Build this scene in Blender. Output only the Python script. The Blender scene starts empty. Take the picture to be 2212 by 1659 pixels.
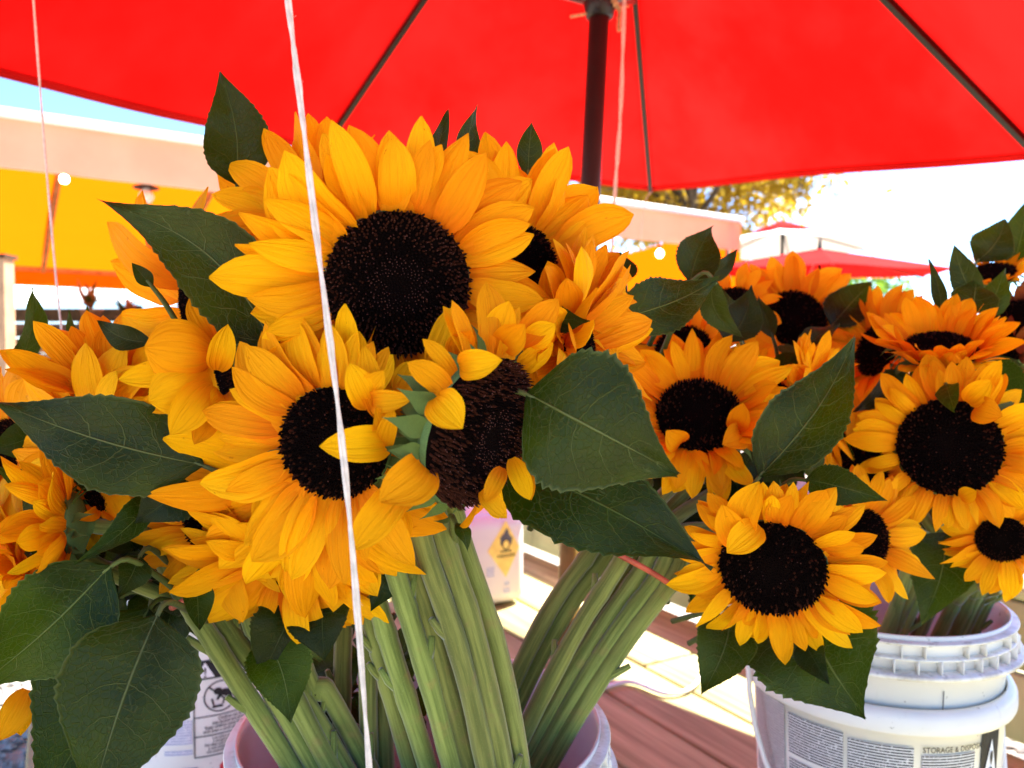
import bpy, bmesh, math, random
from mathutils import Vector as V, Matrix, noise
from math import sin, cos, pi, radians, sqrt, floor

# ------------------------------------------------------------------ camera, sky, sun, exposure
sc = bpy.context.scene
COL = sc.collection
EYE = V((0, 0, 1.25)); FPX = 1703.0; PITCH = radians(2.0)     # focal length in pixels of a 2212 x 1659 picture
cam = bpy.data.cameras.new('camera'); camo = bpy.data.objects.new('camera', cam); COL.objects.link(camo)
camo.location = EYE; camo.rotation_euler = (pi/2 - PITCH, 0, 0)
cam.sensor_width = 36; cam.lens = 36*FPX/2212; cam.clip_start = .02; cam.clip_end = 900
cam.dof.use_dof = True; cam.dof.focus_distance = .5; cam.dof.aperture_fstop = 9.5
sc.camera = camo
SUN_AZ = radians(46); SUN_EL = radians(54)                    # azimuth clockwise from +Y (ahead) to +X (right)
w = bpy.data.worlds.new('World'); sc.world = w; w.use_nodes = True
nt = w.node_tree; bg = nt.nodes['Background']
sky = nt.nodes.new('ShaderNodeTexSky'); sky.sky_type = 'NISHITA'; sky.sun_disc = False
sky.sun_elevation = SUN_EL; sky.sun_rotation = SUN_AZ; sky.air_density = 1.0; sky.dust_density = .4; sky.ozone_density = 10; sky.altitude = 600
nt.links.new(sky.outputs[0], bg.inputs[0]); bg.inputs[1].default_value = .09
sun = bpy.data.lights.new('sun', 'SUN'); suno = bpy.data.objects.new('sun', sun); COL.objects.link(suno)
sun.energy = 5.0; sun.angle = radians(.5); sun.color = (1, .95, .87)
sdir = V((sin(SUN_AZ)*cos(SUN_EL), cos(SUN_AZ)*cos(SUN_EL), sin(SUN_EL)))
suno.rotation_euler = sdir.to_track_quat('Z', 'Y').to_euler(); suno.location = (3, 2, 8)
vs = sc.view_settings; vs.view_transform = 'Standard'; vs.look = 'None'; vs.exposure = 2.48; vs.gamma = 1; vs.use_curve_mapping = False
sc.render.engine = 'CYCLES'; sc.cycles.use_denoising = True; sc.cycles.max_bounces = 8
sc.cycles.diffuse_bounces = 5; sc.cycles.transmission_bounces = 6; sc.cycles.glossy_bounces = 3

FWD = V((0, cos(PITCH), -sin(PITCH))); UP = V((0, sin(PITCH), cos(PITCH))); RT = V((1, 0, 0))
def ray(u, v): return FWD + RT*((u-1106)/FPX) + UP*((829.5-v)/FPX)
def P(u, v, d): return EYE + ray(u, v)*d
R_ = random.Random(7)
def rnd(a, b, r=R_): return r.uniform(a, b)

# ------------------------------------------------------------------ node helpers and materials
class N:
    def __init__(s, name):
        s.m = bpy.data.materials.new(name); s.m.use_nodes = True; s.t = s.m.node_tree; s.t.nodes.clear()
        s.out = s.t.nodes.new('ShaderNodeOutputMaterial')
    def n(s, ty, **k):
        x = s.t.nodes.new('ShaderNode'+ty)
        for a, b in k.items(): setattr(x, a, b)
        return x
    def l(s, a, b): s.t.links.new(a, b)
    def put(s, sock, val):
        if hasattr(val, 'is_linked') or isinstance(val, bpy.types.NodeSocket): s.l(val, sock)
        else: sock.default_value = val
    def M(s, op, a, b=None, c=None, clamp=False):
        x = s.n('Math', operation=op); x.use_clamp = clamp
        s.put(x.inputs[0], a)
        if b is not None: s.put(x.inputs[1], b)
        if c is not None: s.put(x.inputs[2], c)
        return x.outputs[0]
    def uv(s):
        x = s.n('SeparateXYZ'); s.l(s.n('TexCoord').outputs['UV'], x.inputs[0]); return x.outputs[0], x.outputs[1]
    def co(s, which='Object', scale=(1, 1, 1)):
        t = s.n('TexCoord').outputs[which]; mp = s.n('Mapping'); s.l(t, mp.inputs[0]); mp.inputs['Scale'].default_value = scale
        return mp.outputs[0]
    def noise(s, vec, scale, detail=3, rough=.5):
        x = s.n('TexNoise'); s.put(x.inputs['Vector'], vec); x.inputs['Scale'].default_value = scale
        x.inputs['Detail'].default_value = detail; x.inputs['Roughness'].default_value = rough; return x.outputs['Fac']
    def step(s, val, lo, hi):
        x = s.n('MapRange'); x.clamp = True; x.interpolation_type = 'SMOOTHSTEP'; s.put(x.inputs[0], val)
        x.inputs[1].default_value = lo; x.inputs[2].default_value = hi; return x.outputs[0]
    def mix(s, f, a, b, blend='MIX'):
        x = s.n('Mix', data_type='RGBA', blend_type=blend); s.put(x.inputs[0], f)
        for sock, val in ((x.inputs[6], a), (x.inputs[7], b)):
            if isinstance(val, tuple): sock.default_value = (*val[:3], 1)
            else: s.l(val, sock)
        return x.outputs[2]
    def hsv(s, colr, h, sa, va):
        x = s.n('HueSaturation')
        for i, q in ((0, h), (1, sa), (2, va)): s.put(x.inputs[i], q)
        s.put(x.inputs[4], colr); return x.outputs[0]
    def bump(s, h, strength=.3, dist=.002):
        x = s.n('Bump'); x.inputs['Strength'].default_value = strength; x.inputs['Distance'].default_value = dist; s.l(h, x.inputs['Height']); return x.outputs[0]
    def pr(s, colr, rough=.6, spec=.3, metal=0, bump=None, trans=0, tcol=None, out=True, sheen=0):
        b = s.n('BsdfPrincipled'); b.inputs['Sheen Weight'].default_value = sheen; b.inputs['Sheen Roughness'].default_value = .45
        if isinstance(colr, tuple): b.inputs['Base Color'].default_value = (*colr[:3], 1)
        else: s.l(colr, b.inputs['Base Color'])
        s.put(b.inputs['Roughness'], rough); b.inputs['Specular IOR Level'].default_value = spec; b.inputs['Metallic'].default_value = metal
        if bump is not None: s.l(bump, b.inputs['Normal'])
        sh = b.outputs[0]
        if trans:
            tr = s.n('BsdfTranslucent'); tc = tcol if tcol is not None else colr
            if isinstance(tc, tuple): tr.inputs[0].default_value = (*tc[:3], 1)
            else: s.l(tc, tr.inputs[0])
            mx = s.n('MixShader'); mx.inputs[0].default_value = trans; s.l(sh, mx.inputs[1]); s.l(tr.outputs[0], mx.inputs[2]); sh = mx.outputs[0]
        if out: s.l(sh, s.out.inputs[0])
        return s.m
    def rand(s): return s.n('ObjectInfo').outputs['Random']

MAT = {}
def simple(name, c, rough=.6, spec=.3, metal=0, nscale=30, var=.25, trans=0, tcol=None, bumps=.15):
    q = N(name); f = q.noise(q.co(), nscale, 4)
    dark = tuple(x*(1-var) for x in c); lite = tuple(min(1, x*(1+var*.5)) for x in c)
    col_ = q.mix(q.step(f, .3, .7), dark, lite)
    MAT[name] = q.pr(col_, rough, spec, metal, q.bump(f, bumps, .001), trans, tcol); return MAT[name]

def petal_mat(name, tip, base, hue=.014, val=.12, trans=.30):
    q = N(name); u, v = q.uv(); r = q.rand()
    st = q.n('CombineXYZ'); q.l(q.M('MULTIPLY', u, 14.0), st.inputs[0]); q.l(q.M('MULTIPLY', v, 1.1), st.inputs[1]); q.l(q.M('MULTIPLY', r, 40), st.inputs[2])
    f = q.noise(st.outputs[0], 1.6, 3, .55)
    g = q.noise(q.co('Object'), 60, 3)
    grad = q.step(q.M('ADD', v, q.M('MULTIPLY', q.M('SUBTRACT', f, .5), .35)), .02, .6)
    c = q.mix(grad, base, tip)
    c = q.mix(q.M('MULTIPLY', q.step(f, .52, .72), .28), c, tuple(x*.62 for x in base))
    c = q.hsv(c, q.M('ADD', .5, q.M('MULTIPLY', q.M('SUBTRACT', r, .5), hue*2)), 1.0, q.M('ADD', 1-val, q.M('MULTIPLY', r, val*1.5)))
    sv = q.n('CombineXYZ'); q.l(q.M('MULTIPLY', u, 5.0), sv.inputs[0]); q.l(q.M('MULTIPLY', v, 11.0), sv.inputs[1]); q.l(q.M('MULTIPLY', r, 90), sv.inputs[2])
    spot = q.M('MULTIPLY', q.step(q.noise(sv.outputs[0], 1.0, 3), .69, .76), q.step(v, .35, .9))
    c = q.mix(q.M('MULTIPLY', spot, .55), c, tuple(x*y for x, y in zip(base, (.45, .3, .5))))
    pleat = q.M('ABSOLUTE', q.M('SINE', q.M('MULTIPLY', u, 14.0)))
    h = q.M('ADD', q.M('MULTIPLY', f, .8), q.M('ADD', q.M('MULTIPLY', pleat, .35), q.M('MULTIPLY', g, .25)))
    MAT[name] = q.pr(c, .62, .06, 0, q.bump(h, .75, .0016), trans, c)
petal_mat('petal', (.96, .42, .003), (.90, .24, .002))
petal_mat('petal_orange', (.91, .38, .005), (.85, .25, .003))  # orange copy of petal; red canopy glow put into the colour
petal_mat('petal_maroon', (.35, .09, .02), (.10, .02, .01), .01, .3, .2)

def leaf_mat(name, c1, c2, veinc):
    q = N(name); u, v = q.uv(); r = q.rand()
    s = q.M('ABSOLUTE', q.M('SUBTRACT', q.M('MULTIPLY', u, 2.0), 1.0))
    wob = q.noise(q.co('UV', (3, 5, 1)), 1.3, 2)
    mid = q.M('SUBTRACT', 1.0, q.step(s, .008, .032))
    c = q.M('ADD', q.M('MULTIPLY', q.M('SUBTRACT', v, q.M('MULTIPLY', q.M('POWER', s, 1.5), .22)), 6.0), q.M('MULTIPLY', wob, .55))
    fr = q.M('ABSOLUTE', q.M('SUBTRACT', q.M('FRACT', c), .5))
    side = q.M('MULTIPLY', q.M('SUBTRACT', 1.0, q.step(fr, .008, .032)), q.M('SUBTRACT', 1.0, q.step(s, .55, .95)))
    vor = q.n('TexVoronoi', feature='DISTANCE_TO_EDGE'); q.l(q.co('UV', (1.0, 1.6, 1)), vor.inputs['Vector']); vor.inputs['Scale'].default_value = 16
    net = q.M('MULTIPLY', q.M('SUBTRACT', 1.0, q.step(vor.outputs[0], .0, .07)), .22)
    rim = q.M('MULTIPLY', q.step(s, .93, .99), .45)
    vein = q.M('MAXIMUM', q.M('MAXIMUM', mid, rim), q.M('MAXIMUM', q.M('MULTIPLY', side, .62), net))
    blot = q.noise(q.co('Object'), 15, 4); fine = q.noise(q.co('Object'), 420, 2)
    base = q.mix(q.step(blot, .35, .7), c1, c2)
    base = q.mix(q.step(q.noise(q.co('UV', (2, 3, 1)), 3.1, 4), .66, .74), base, (.07, .055, .02))
    colr = q.mix(vein, base, veinc)
    colr = q.hsv(colr, q.M('ADD', .485, q.M('MULTIPLY', r, .03)), q.M('ADD', .95, q.M('MULTIPLY', r, .2)), q.M('ADD', .75, q.M('MULTIPLY', r, .6)))
    h = q.M('ADD', q.M('MULTIPLY', vein, -.8), q.M('ADD', q.M('MULTIPLY', blot, .6), q.M('MULTIPLY', fine, .25)))
    MAT[name] = q.pr(colr, q.M('ADD', .22, q.M('MULTIPLY', blot, .3)), .17, 0, q.bump(h, .8, .0018), .2, (.085, .15, .003))
leaf_mat('leaf', (.0090, .0200, .0010), (.0390, .0600, .0030), (.13, .155, .045))  # paler second tone also puts highlights into the leaf colour
leaf_mat('leaf_dark', (.0055, .0115, .0012), (.0120, .0200, .0018), (.055, .068, .02))  # darker copy of leaf; bouquet interior shade put into its colour

def stem_mat(name, c1, c2, c3):
    q = N(name); u, v = q.uv(); r = q.rand()
    st = q.n('CombineXYZ'); q.l(q.M('MULTIPLY', u, 7.0), st.inputs[0]); q.l(q.M('MULTIPLY', v, 1.3), st.inputs[1]); q.l(q.M('MULTIPLY', r, 30), st.inputs[2])
    f = q.noise(st.outputs[0], 1.0, 4, .6); g = q.noise(q.co('Object'), 55, 4); h = q.noise(q.co('Object'), 900, 2)
    c = q.mix(q.step(f, .35, .68), c1, c2)
    c = q.mix(q.M('MULTIPLY', q.step(g, .58, .76), .5), c, c3)
    c = q.mix(q.M('MULTIPLY', q.step(h, .6, .75), .15), c, (.40, .42, .18))
    c = q.hsv(c, q.M('ADD', .48, q.M('MULTIPLY', r, .035)), .95, q.M('ADD', .8, q.M('MULTIPLY', r, .45)))
    MAT[name] = q.pr(c, .7, .2, 0, q.bump(q.M('ADD', f, q.M('MULTIPLY', h, .4)), .35, .0012), sheen=.35)
stem_mat('stem', (.105, .130, .016), (.220, .248, .042), (.25, .16, .045))
simple('green_head', (.10, .17, .05), .7, .2, nscale=120, var=.35, bumps=.4)
simple('bract', (.10, .15, .035), .65, .15, nscale=150, var=.4, trans=.15, tcol=(.12, .2, .03))
simple('disc', (.004, .0012, .0007), .85, .05, nscale=400, var=.5, bumps=.6)
simple('floret', (.0055, .0014, .0008), .8, .06, nscale=300, var=.6)
simple('floret_brown', (.055, .0135, .005), .75, .1, nscale=300, var=.5)
simple('floret_tip', (.15, .055, .04), .6, .15, nscale=300, var=.4)
simple('red_fabric', (.60, .005, .0045), .9, .04, nscale=2.6, var=.16, trans=.27, tcol=(.66, .0035, .003), bumps=.05)
q = N('red_fabric'); f = q.noise(q.co('Object'), 1.7, 5, .6); wv = q.noise(q.co('Object', (1, 1, 1)), 240, 2); k = q.M('ADD', .74, q.M('ADD', q.M('MULTIPLY', f, .42), q.M('MULTIPLY', wv, .08)))
rc = q.mix(q.step(f, .3, .7), (.50, .005, .0045), (.64, .012, .010)); tc = q.hsv(q.mix(q.step(f, .35, .7), (.64, .0025, .002), (.64, .010, .009)), .5, 1.0, k)
MAT['red_fabric'] = q.pr(rc, .9, .04, 0, q.bump(wv, .2, .0006), .25, tc)
simple('dark_metal', (.008, .005, .005), .42, .4, nscale=14, var=.3)
simple('grey_metal', (.10, .10, .095), .4, .5, .3, nscale=20, var=.3)
simple('yellow_fabric', (.80, .17, .002), .8, .03, nscale=2, var=.06, trans=.55, tcol=(.85, .115, .001), bumps=.05)
simple('beige_fabric', (.60, .49, .32), .8, .1, nscale=3, var=.12, trans=.4, tcol=(.66, .55, .34), bumps=.05)
simple('white_fabric', (.80, .78, .74), .8, .1, nscale=3, var=.05)  # white colour stands in for strong sun on cloth
simple('twine', (.70, .60, .50), .9, .1, nscale=180, var=.16, bumps=.5)
simple('tan_cord', (.55, .36, .18), .8, .1, nscale=200, var=.35)
simple('rubber_band', (.50, .10, .05), .6, .3, nscale=90, var=.3)
simple('black_ink', (.022, .02, .022), .5, .3, nscale=80, var=.3)
simple('grey_ink', (.12, .11, .12), .5, .3, nscale=80, var=.3)
simple('blue_ink', (.07, .08, .35), .5, .3, nscale=60, var=.3)
simple('red_ink', (.62, .03, .05), .5, .3, nscale=60, var=.25)
simple('white_print', (.80, .78, .78), .5, .3, nscale=60, var=.05)
simple('yellow_print', (.95, .68, .16), .5, .3, nscale=40, var=.12)
simple('beige_wood', (.44, .26, .14), .7, .2, nscale=12, var=.2)
simple('dark_wood', (.085, .045, .022), .8, .2, nscale=8, var=.4)
simple('orange_wood', (.42, .20, .06), .7, .2, nscale=8, var=.3)
simple('roof_white', (.80, .80, .79), .5, .4, nscale=4, var=.05)
simple('terracotta', (.40, .16, .06), .8, .2, nscale=20, var=.25)
simple('bark', (.10, .075, .05), .9, .1, nscale=9, var=.45, bumps=.8)
simple('autumn_leaf', (.30, .20, .02), .6, .3, nscale=.9, var=.6, trans=.5, tcol=(.62, .42, .03))
simple('bush_leaf', (.08, .16, .03), .6, .3, nscale=3, var=.5, trans=.3, tcol=(.25, .45, .03))
simple('pebble', (.42, .38, .33), .8, .2, nscale=25, var=.5)
simple('sunlit_metal', (.42, .28, .10), .35, .5, .7, nscale=14, var=.3)  # golden colour stands in for sun on the lower pole

q = N('white_plastic'); f = q.noise(q.co('Object'), 9, 5); g = q.noise(q.co('Object', (1, 1, .25)), 60, 4); sp = q.noise(q.co('Object'), 130, 2)
c = q.mix(q.step(f, .45, .8), (.78, .75, .69), (.70, .66, .58)); c = q.mix(q.M('MULTIPLY', q.step(g, .62, .8), .5), c, (.50, .45, .38)); c = q.mix(q.M('MULTIPLY', q.step(sp, .70, .76), .6), c, (.25, .21, .17))
MAT['white_plastic'] = q.pr(c, .38, .4, 0, q.bump(f, .1, .002))
q = N('grubby_plastic'); f = q.noise(q.co('Object'), 30, 5, .65); g = q.noise(q.co('Object'), 110, 4)
c = q.mix(q.step(f, .42, .68), (.76, .73, .67), (.54, .49, .40)); c = q.mix(q.M('MULTIPLY', q.step(g, .56, .72), .6), c, (.30, .26, .20))
MAT['grubby_plastic'] = q.pr(c, .45, .4, 0, q.bump(f, .15, .001))
q = N('jug_plastic'); f = q.noise(q.co('Object'), 7, 3)
MAT['jug_plastic'] = q.pr(q.mix(f, (.74, .66, .62), (.80, .74, .70)), .4, .4, 0, None, .06, (.8, .66, .55))
q = N('plank_wood'); r = q.rand()
v3 = q.n('CombineXYZ'); xyz = q.n('SeparateXYZ'); q.l(q.n('TexCoord').outputs['Object'], xyz.inputs[0])
q.l(q.M('MULTIPLY', xyz.outputs[0], 1.3), v3.inputs[0]); q.l(q.M('MULTIPLY', xyz.outputs[1], 26), v3.inputs[1]); q.l(q.M('ADD', xyz.outputs[2], q.M('MULTIPLY', r, 30)), v3.inputs[2])
f = q.noise(v3.outputs[0], 1.6, 6, .62); k = q.noise(q.co('Object', (3, 9, 1)), 2.2, 3)
c = q.mix(q.step(f, .3, .75), (.24, .215, .080), (.50, .455, .20)); c = q.mix(q.M('MULTIPLY', q.step(k, .62, .75), .55), c, (.10, .055, .04))
c = q.hsv(c, .5, .95, q.M('ADD', .82, q.M('MULTIPLY', r, .4)))
MAT['plank_wood'] = q.pr(c, .68, .25, 0, q.bump(f, .5, .002))
q = N('gravel_ground'); vo = q.n('TexVoronoi'); q.l(q.co('Object'), vo.inputs['Vector']); vo.inputs['Scale'].default_value = 34
f = q.noise(q.co('Object'), 1.1, 5); c = q.mix(vo.outputs['Color'], (.30, .27, .23), (.50, .46, .40)); c = q.mix(q.M('MULTIPLY', f, .6), c, (.38, .33, .25))
MAT['gravel_ground'] = q.pr(c, .9, .1, 0, q.bump(vo.outputs['Distance'], .8, .02))
def micro(name, ink, paper, dens=.46):                      # print too small to read: rows of word-like dashes, one row per UV unit
    q = N(name); u, v = q.uv(); row = q.M('FLOOR', v)
    line = q.M('LESS_THAN', q.M('ABSOLUTE', q.M('SUBTRACT', q.M('FRACT', v), .5)), .29)
    cv = q.n('CombineXYZ'); q.l(q.M('MULTIPLY', u, 1.0), cv.inputs[0]); q.l(q.M('MULTIPLY', row, 3.71), cv.inputs[1])
    f = q.noise(cv.outputs[0], 1.0, 2, .7)
    m = q.M('MULTIPLY', line, q.step(f, dens-.06, dens+.02))
    MAT[name] = q.pr(q.mix(m, paper, ink), .5, .3)
micro('fine_print', (.05, .045, .05), (.72, .70, .69), .40)
micro('grey_print', (.22, .19, .19), (.58, .53, .52), .40)
micro('faint_print', (.35, .36, .50), (.72, .71, .74), .42)
def emit(name, c, s):
    q = N(name); e = q.n('Emission'); e.inputs[0].default_value = (*c, 1); e.inputs[1].default_value = s; q.l(e.outputs[0], q.out.inputs[0]); MAT[name] = q.m
emit('lit_bulb', (1, .78, .42), 9)

# ------------------------------------------------------------------ object helpers
def link(name, me, parent=None, mats=None, mw=None):
    o = bpy.data.objects.new(name, me); COL.objects.link(o)
    if parent is not None: o.parent = parent
    if mats is not None and me is not None and not me.materials:
        for m_ in (mats if isinstance(mats, (list, tuple)) else [mats]): me.materials.append(MAT[m_])
    if mw is not None: o.matrix_basis = mw
    return o
def tag(o, label, cat, group=None):
    o['label'] = label; o['category'] = cat
    if group: o['group'] = group
    return o
def structure(o): o['kind'] = 'structure'; return o
def empty(name, loc=(0, 0, 0), rz=0):
    o = bpy.data.objects.new(name, None); COL.objects.link(o); o.location = loc; o.rotation_euler = (0, 0, rz); o.empty_display_size = .02
    return o
def mesh(name, vs_, fs, uvs=None, smooth=True, mi=None):
    me = bpy.data.meshes.new(name); me.from_pydata([tuple(x) for x in vs_], [], fs)
    if smooth: me.polygons.foreach_set('use_smooth', [True]*len(me.polygons))
    if uvs is not None:
        ul = me.uv_layers.new(name='UVMap'); idx = [0]*len(me.loops); me.loops.foreach_get('vertex_index', idx)
        flat = []
        for i in idx: flat += uvs[i]
        ul.data.foreach_set('uv', flat)
    if mi is not None: me.polygons.foreach_set('material_index', mi)
    me.update(); return me
class G:                                                     # collects geometry for ONE mesh
    def __init__(s): s.v, s.f, s.u, s.m = [], [], [], []
    def add(s, v, f, u=None, mi=0):
        b = len(s.v); s.v += [V(x) for x in v]; s.f += [tuple(i+b for i in q) for q in f]
        s.u += (u if u is not None else [(0, 0)]*len(v)); s.m += [mi]*len(f)
    def box(s, c, size, rot=None, mi=0):
        c = V(c); hx, hy, hz = [q/2 for q in size]
        pts = [V((x, y, z)) for x in (-hx, hx) for y in (-hy, hy) for z in (-hz, hz)]
        if rot is not None: pts = [rot @ p for p in pts]
        s.add([c+p for p in pts], [(0, 1, 3, 2), (4, 6, 7, 5), (0, 4, 5, 1), (2, 3, 7, 6), (0, 2, 6, 4), (1, 5, 7, 3)], None, mi)
    def bar(s, a, b, wd, ht, up=(0, 0, 1), mi=0):
        a, b = V(a), V(b); x = (b-a).normalized(); y = V(up).cross(x).normalized(); z = x.cross(y)
        s.box((a+b)/2, ((b-a).length, wd, ht), Matrix((x, y, z)).transposed(), mi)
    def tube(s, pts, rad, n=8, mi=0, cap=True):
        pts = [V(p) for p in pts]; m = len(pts); rad = rad if isinstance(rad, list) else [rad]*m
        t0 = (pts[1]-pts[0]).normalized(); nv = t0.orthogonal().normalized(); vv, ff, uu = [], [], []; L = 0
        for i, p in enumerate(pts):
            t = (pts[min(i+1, m-1)]-pts[max(i-1, 0)]).normalized(); nv = (nv - t*nv.dot(t)).normalized(); bv = t.cross(nv)
            if i: L += (pts[i]-pts[i-1]).length
            for k in range(n):
                a = 2*pi*k/n; vv.append(p + (nv*cos(a)+bv*sin(a))*rad[i]); uu.append((abs(k/n*2-1), L*10))
        for i in range(m-1):
            for k in range(n): ff.append((i*n+k, i*n+(k+1) % n, (i+1)*n+(k+1) % n, (i+1)*n+k))
        if cap: ff.append(tuple(range(n-1, -1, -1))); ff.append(tuple((m-1)*n+k for k in range(n)))
        s.add(vv, ff, uu, mi)
    def lathe(s, prof, n=48, c=(0, 0, 0), mi=0, closed=False):
        c = V(c); vv, ff, uu = [], [], []; m = len(prof)
        for i, (r, z) in enumerate(prof):
            for k in range(n): a = 2*pi*k/n; vv.append(c+V((r*cos(a), r*sin(a), z))); uu.append((k/n, i/m))
        for i in range(m if closed else m-1):
            j = (i+1) % m
            for k in range(n): ff.append((i*n+k, i*n+(k+1) % n, j*n+(k+1) % n, j*n+k))
        s.add(vv, ff, uu, mi)
    def me(s, name, smooth=True): return mesh(name, s.v, s.f, s.u, smooth, s.m)
def bevelbox(name, size, bev, seg=2):
    bm = bmesh.new(); bmesh.ops.create_cube(bm, size=1)
    for v in bm.verts: v.co = V((v.co.x*size[0], v.co.y*size[1], v.co.z*size[2]))
    bmesh.ops.bevel(bm, geom=bm.edges[:], offset=bev, segments=seg, affect='EDGES', profile=.5)
    me = bpy.data.meshes.new(name); bm.to_mesh(me); bm.free(); me.polygons.foreach_set('use_smooth', [True]*len(me.polygons))
    return me
def spline(pts, n):
    pts = [V(p) for p in pts]; q = [pts[0]*2-pts[1]]+pts+[pts[-1]*2-pts[-2]]; out = []
    for i in range(1, len(q)-2):
        for k in range(n):
            t = k/n; a, b, c, d = q[i-1], q[i], q[i+1], q[i+2]
            out.append(.5*((2*b)+(c-a)*t+(2*a-5*b+4*c-d)*t*t+(3*b-a-3*c+d)*t*t*t))
    return out+[pts[-1]]

# a curved, pointed blade (petal, leaf, bract) from base to tip
def blade(base, tip, nrm, wid, prof, bend=0, curl=0, curve=0, fold=0, cup=0, twist=0, wave=0, serr=0, nl=10, nw=4, seed=0, holes=()):
    base, tip = V(base), V(tip); ax = tip-base; L = ax.length; X = ax/L; Nn = V(nrm); Nn = (Nn - X*Nn.dot(X)).normalized(); S = Nn.cross(X)
    r = random.Random(seed); ph = r.uniform(0, 6); vv, uu, ff = [], [], []
    for i in range(nl+1):
        t = i/nl; wd = wid*prof(t)*.5
        a = twist*t; Sx = S*cos(a)+Nn*sin(a); Nx = Nn*cos(a)-S*sin(a)
        c = base + X*(L*t) + Nn*(bend*L*sin(pi*t) + curl*L*(t*t*t-t)) + S*(curve*L*sin(pi*t))
        jl = jr = 0
        if serr and 0 < i < nl: jl = serr*(r.random()-.15)*(1 if i % 2 else -.25); jr = serr*(r.random()-.15)*(-.25 if i % 2 else 1)
        for k in range(nw+1):
            s = 2*k/nw-1; ww = wd*(1+(jl if s < -.99 else jr if s > .99 else 0))
            off = (fold*abs(s)+cup*s*s)*wd + wave*L*abs(s)*sin(9*t+ph+(1.7 if s > 0 else 0))*min(1, 4*t)
            if serr: off += .010*L*abs(sin(pi*((t-.22*abs(s)**1.5)*6)))*min(1, 5*abs(s))*(1.1-abs(s))
            p = c + Sx*(s*ww) + Nx*off
            if serr and abs(s) > .99: p += X*(L*.012)
            vv.append(p); uu.append((k/nw, t))
    for i in range(nl):
        for k in range(nw):
            if (i, k) in holes: continue
            a = i*(nw+1)+k; ff.append((a, a+1, a+nw+2, a+nw+1))
    return vv, ff, uu
def pf_petal(t): return max(.03, (.36+.64*sin(pi*min(1, t*1.12)**.8)) if t < .45 else (sin(pi*(.5+.5*((t-.45)/.55)**1.55)))**.85*.995+.005) if t < .999 else .02
def pf_blunt(t): return max(.03, (.4+.6*sin(pi*.5*min(1, t/.5))) if t < .55 else max(.03, 1-((t-.55)/.45)**2.6*.95))
def pf_leaf(t):
    if t < .02: return .04
    return max(.012, (sin(pi*.5*min(1, t/.27))**.75) if t < .27 else ((1-x)*(1+1.9*x*(1-x)) for x in ((t-.27)/.73,)).__next__())
def pf_slim(t): return max(.012, (.12+.88*sin(pi*.5*min(1, t/.42))) if t < .42 else (1-((t-.42)/.58)**1.5))
def pf_bract(t): return max(.015, (.75+.25*sin(pi*t/.5)) if t < .3 else (1-(t-.3)/.7)**1.35)
def tocam(p): return (EYE-p).normalized()

# ------------------------------------------------------------------ ground, deck, low wall
gme = mesh('ground', [(-350, -350, 0), (350, -350, 0), (350, 350, 0), (-350, 350, 0)], [(0, 1, 2, 3)], None, False)
structure(link('ground', gme, None, 'gravel_ground'))
DZ = 1.25-.715; DD = V((.5, -.866, 0)); DN = V((.866, .5, 0)); RZ = math.atan2(DD.y, DD.x)
def deckpt(n, t, z=0): return DN*n + DD*t + V((0, 0, DZ+z))
deck = structure(empty('deck', deckpt(.7, -1.2, -.05), RZ))
g = G()
for t in (-2.9, -2.0, -1.1, -.2, .7):
    a = deck.matrix_basis.inverted() @ deckpt(-.02, t, -.075); b = deck.matrix_basis.inverted() @ deckpt(1.5, t, -.075)
    g.bar(a, b, .05, .07)
    for n in (.0, .75, 1.45):
        p = deckpt(n, t); g.box(deck.matrix_basis.inverted() @ V((p.x, p.y, (DZ-.11)/2)), (.08, .08, DZ-.11))
link('joist_frame', g.me('joist_frame', False), deck, 'dark_wood')
rp = random.Random(3)
for k in range(10):
    n1 = 1.003+.16*3-.16*k; n0 = n1-.152
    if n1 > 1.53: n1 = 1.51; 
    if k == 9: n0 = -.06
    if n1-n0 < .03: continue
    cut = rp.uniform(-2.2, -.9) if k not in (3, 4) else (-2.05 if k == 3 else -.75)
    for t0, t1 in ((-3.3, cut-.003), (cut+.003, 1.1)):
        me = bevelbox('plank', (t1-t0, n1-n0, .032), .004, 1)
        c = deckpt((n0+n1)/2, (t0+t1)/2, -.018+rp.uniform(-.0015, .0015))
        o = link('plank', me, deck, 'plank_wood', deck.matrix_basis.inverted() @ (Matrix.Translation(c) @ Matrix.Rotation(RZ, 4, 'Z')))
wall = tag(empty('plank_wall', deckpt(1.53, -1.2, -.02), RZ), 'low wall of brown boards along the back of the wooden deck', 'wall')
inv = wall.matrix_basis.inverted()
for z, h in ((.062, .13), (.198, .13)):
    for t0, t1 in ((-3.4, -1.62), (-1.61, 1.2)):
        me = bevelbox('board', (t1-t0, .03, h-.004), .004, 1)
        link('board', me, wall, 'plank_wood', inv @ (Matrix.Translation(deckpt(1.545, (t0+t1)/2, z)) @ Matrix.Rotation(RZ, 4, 'Z')))
me = bevelbox('cap_board', (4.5, .075, .026), .004, 1)
link('cap_board', me, wall, 'plank_wood', inv @ (Matrix.Translation(deckpt(1.565, -1.1, .279)) @ Matrix.Rotation(RZ, 4, 'Z')))
for t in (-3.2, -1.6, .0, 1.0):
    me = bevelbox('post', (.07, .07, DZ+.25), .006, 1)
    link('post', me, wall, 'plank_wood', inv @ Matrix.Translation(V((*deckpt(1.60, t).xy, (DZ+.25)/2))))
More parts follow.
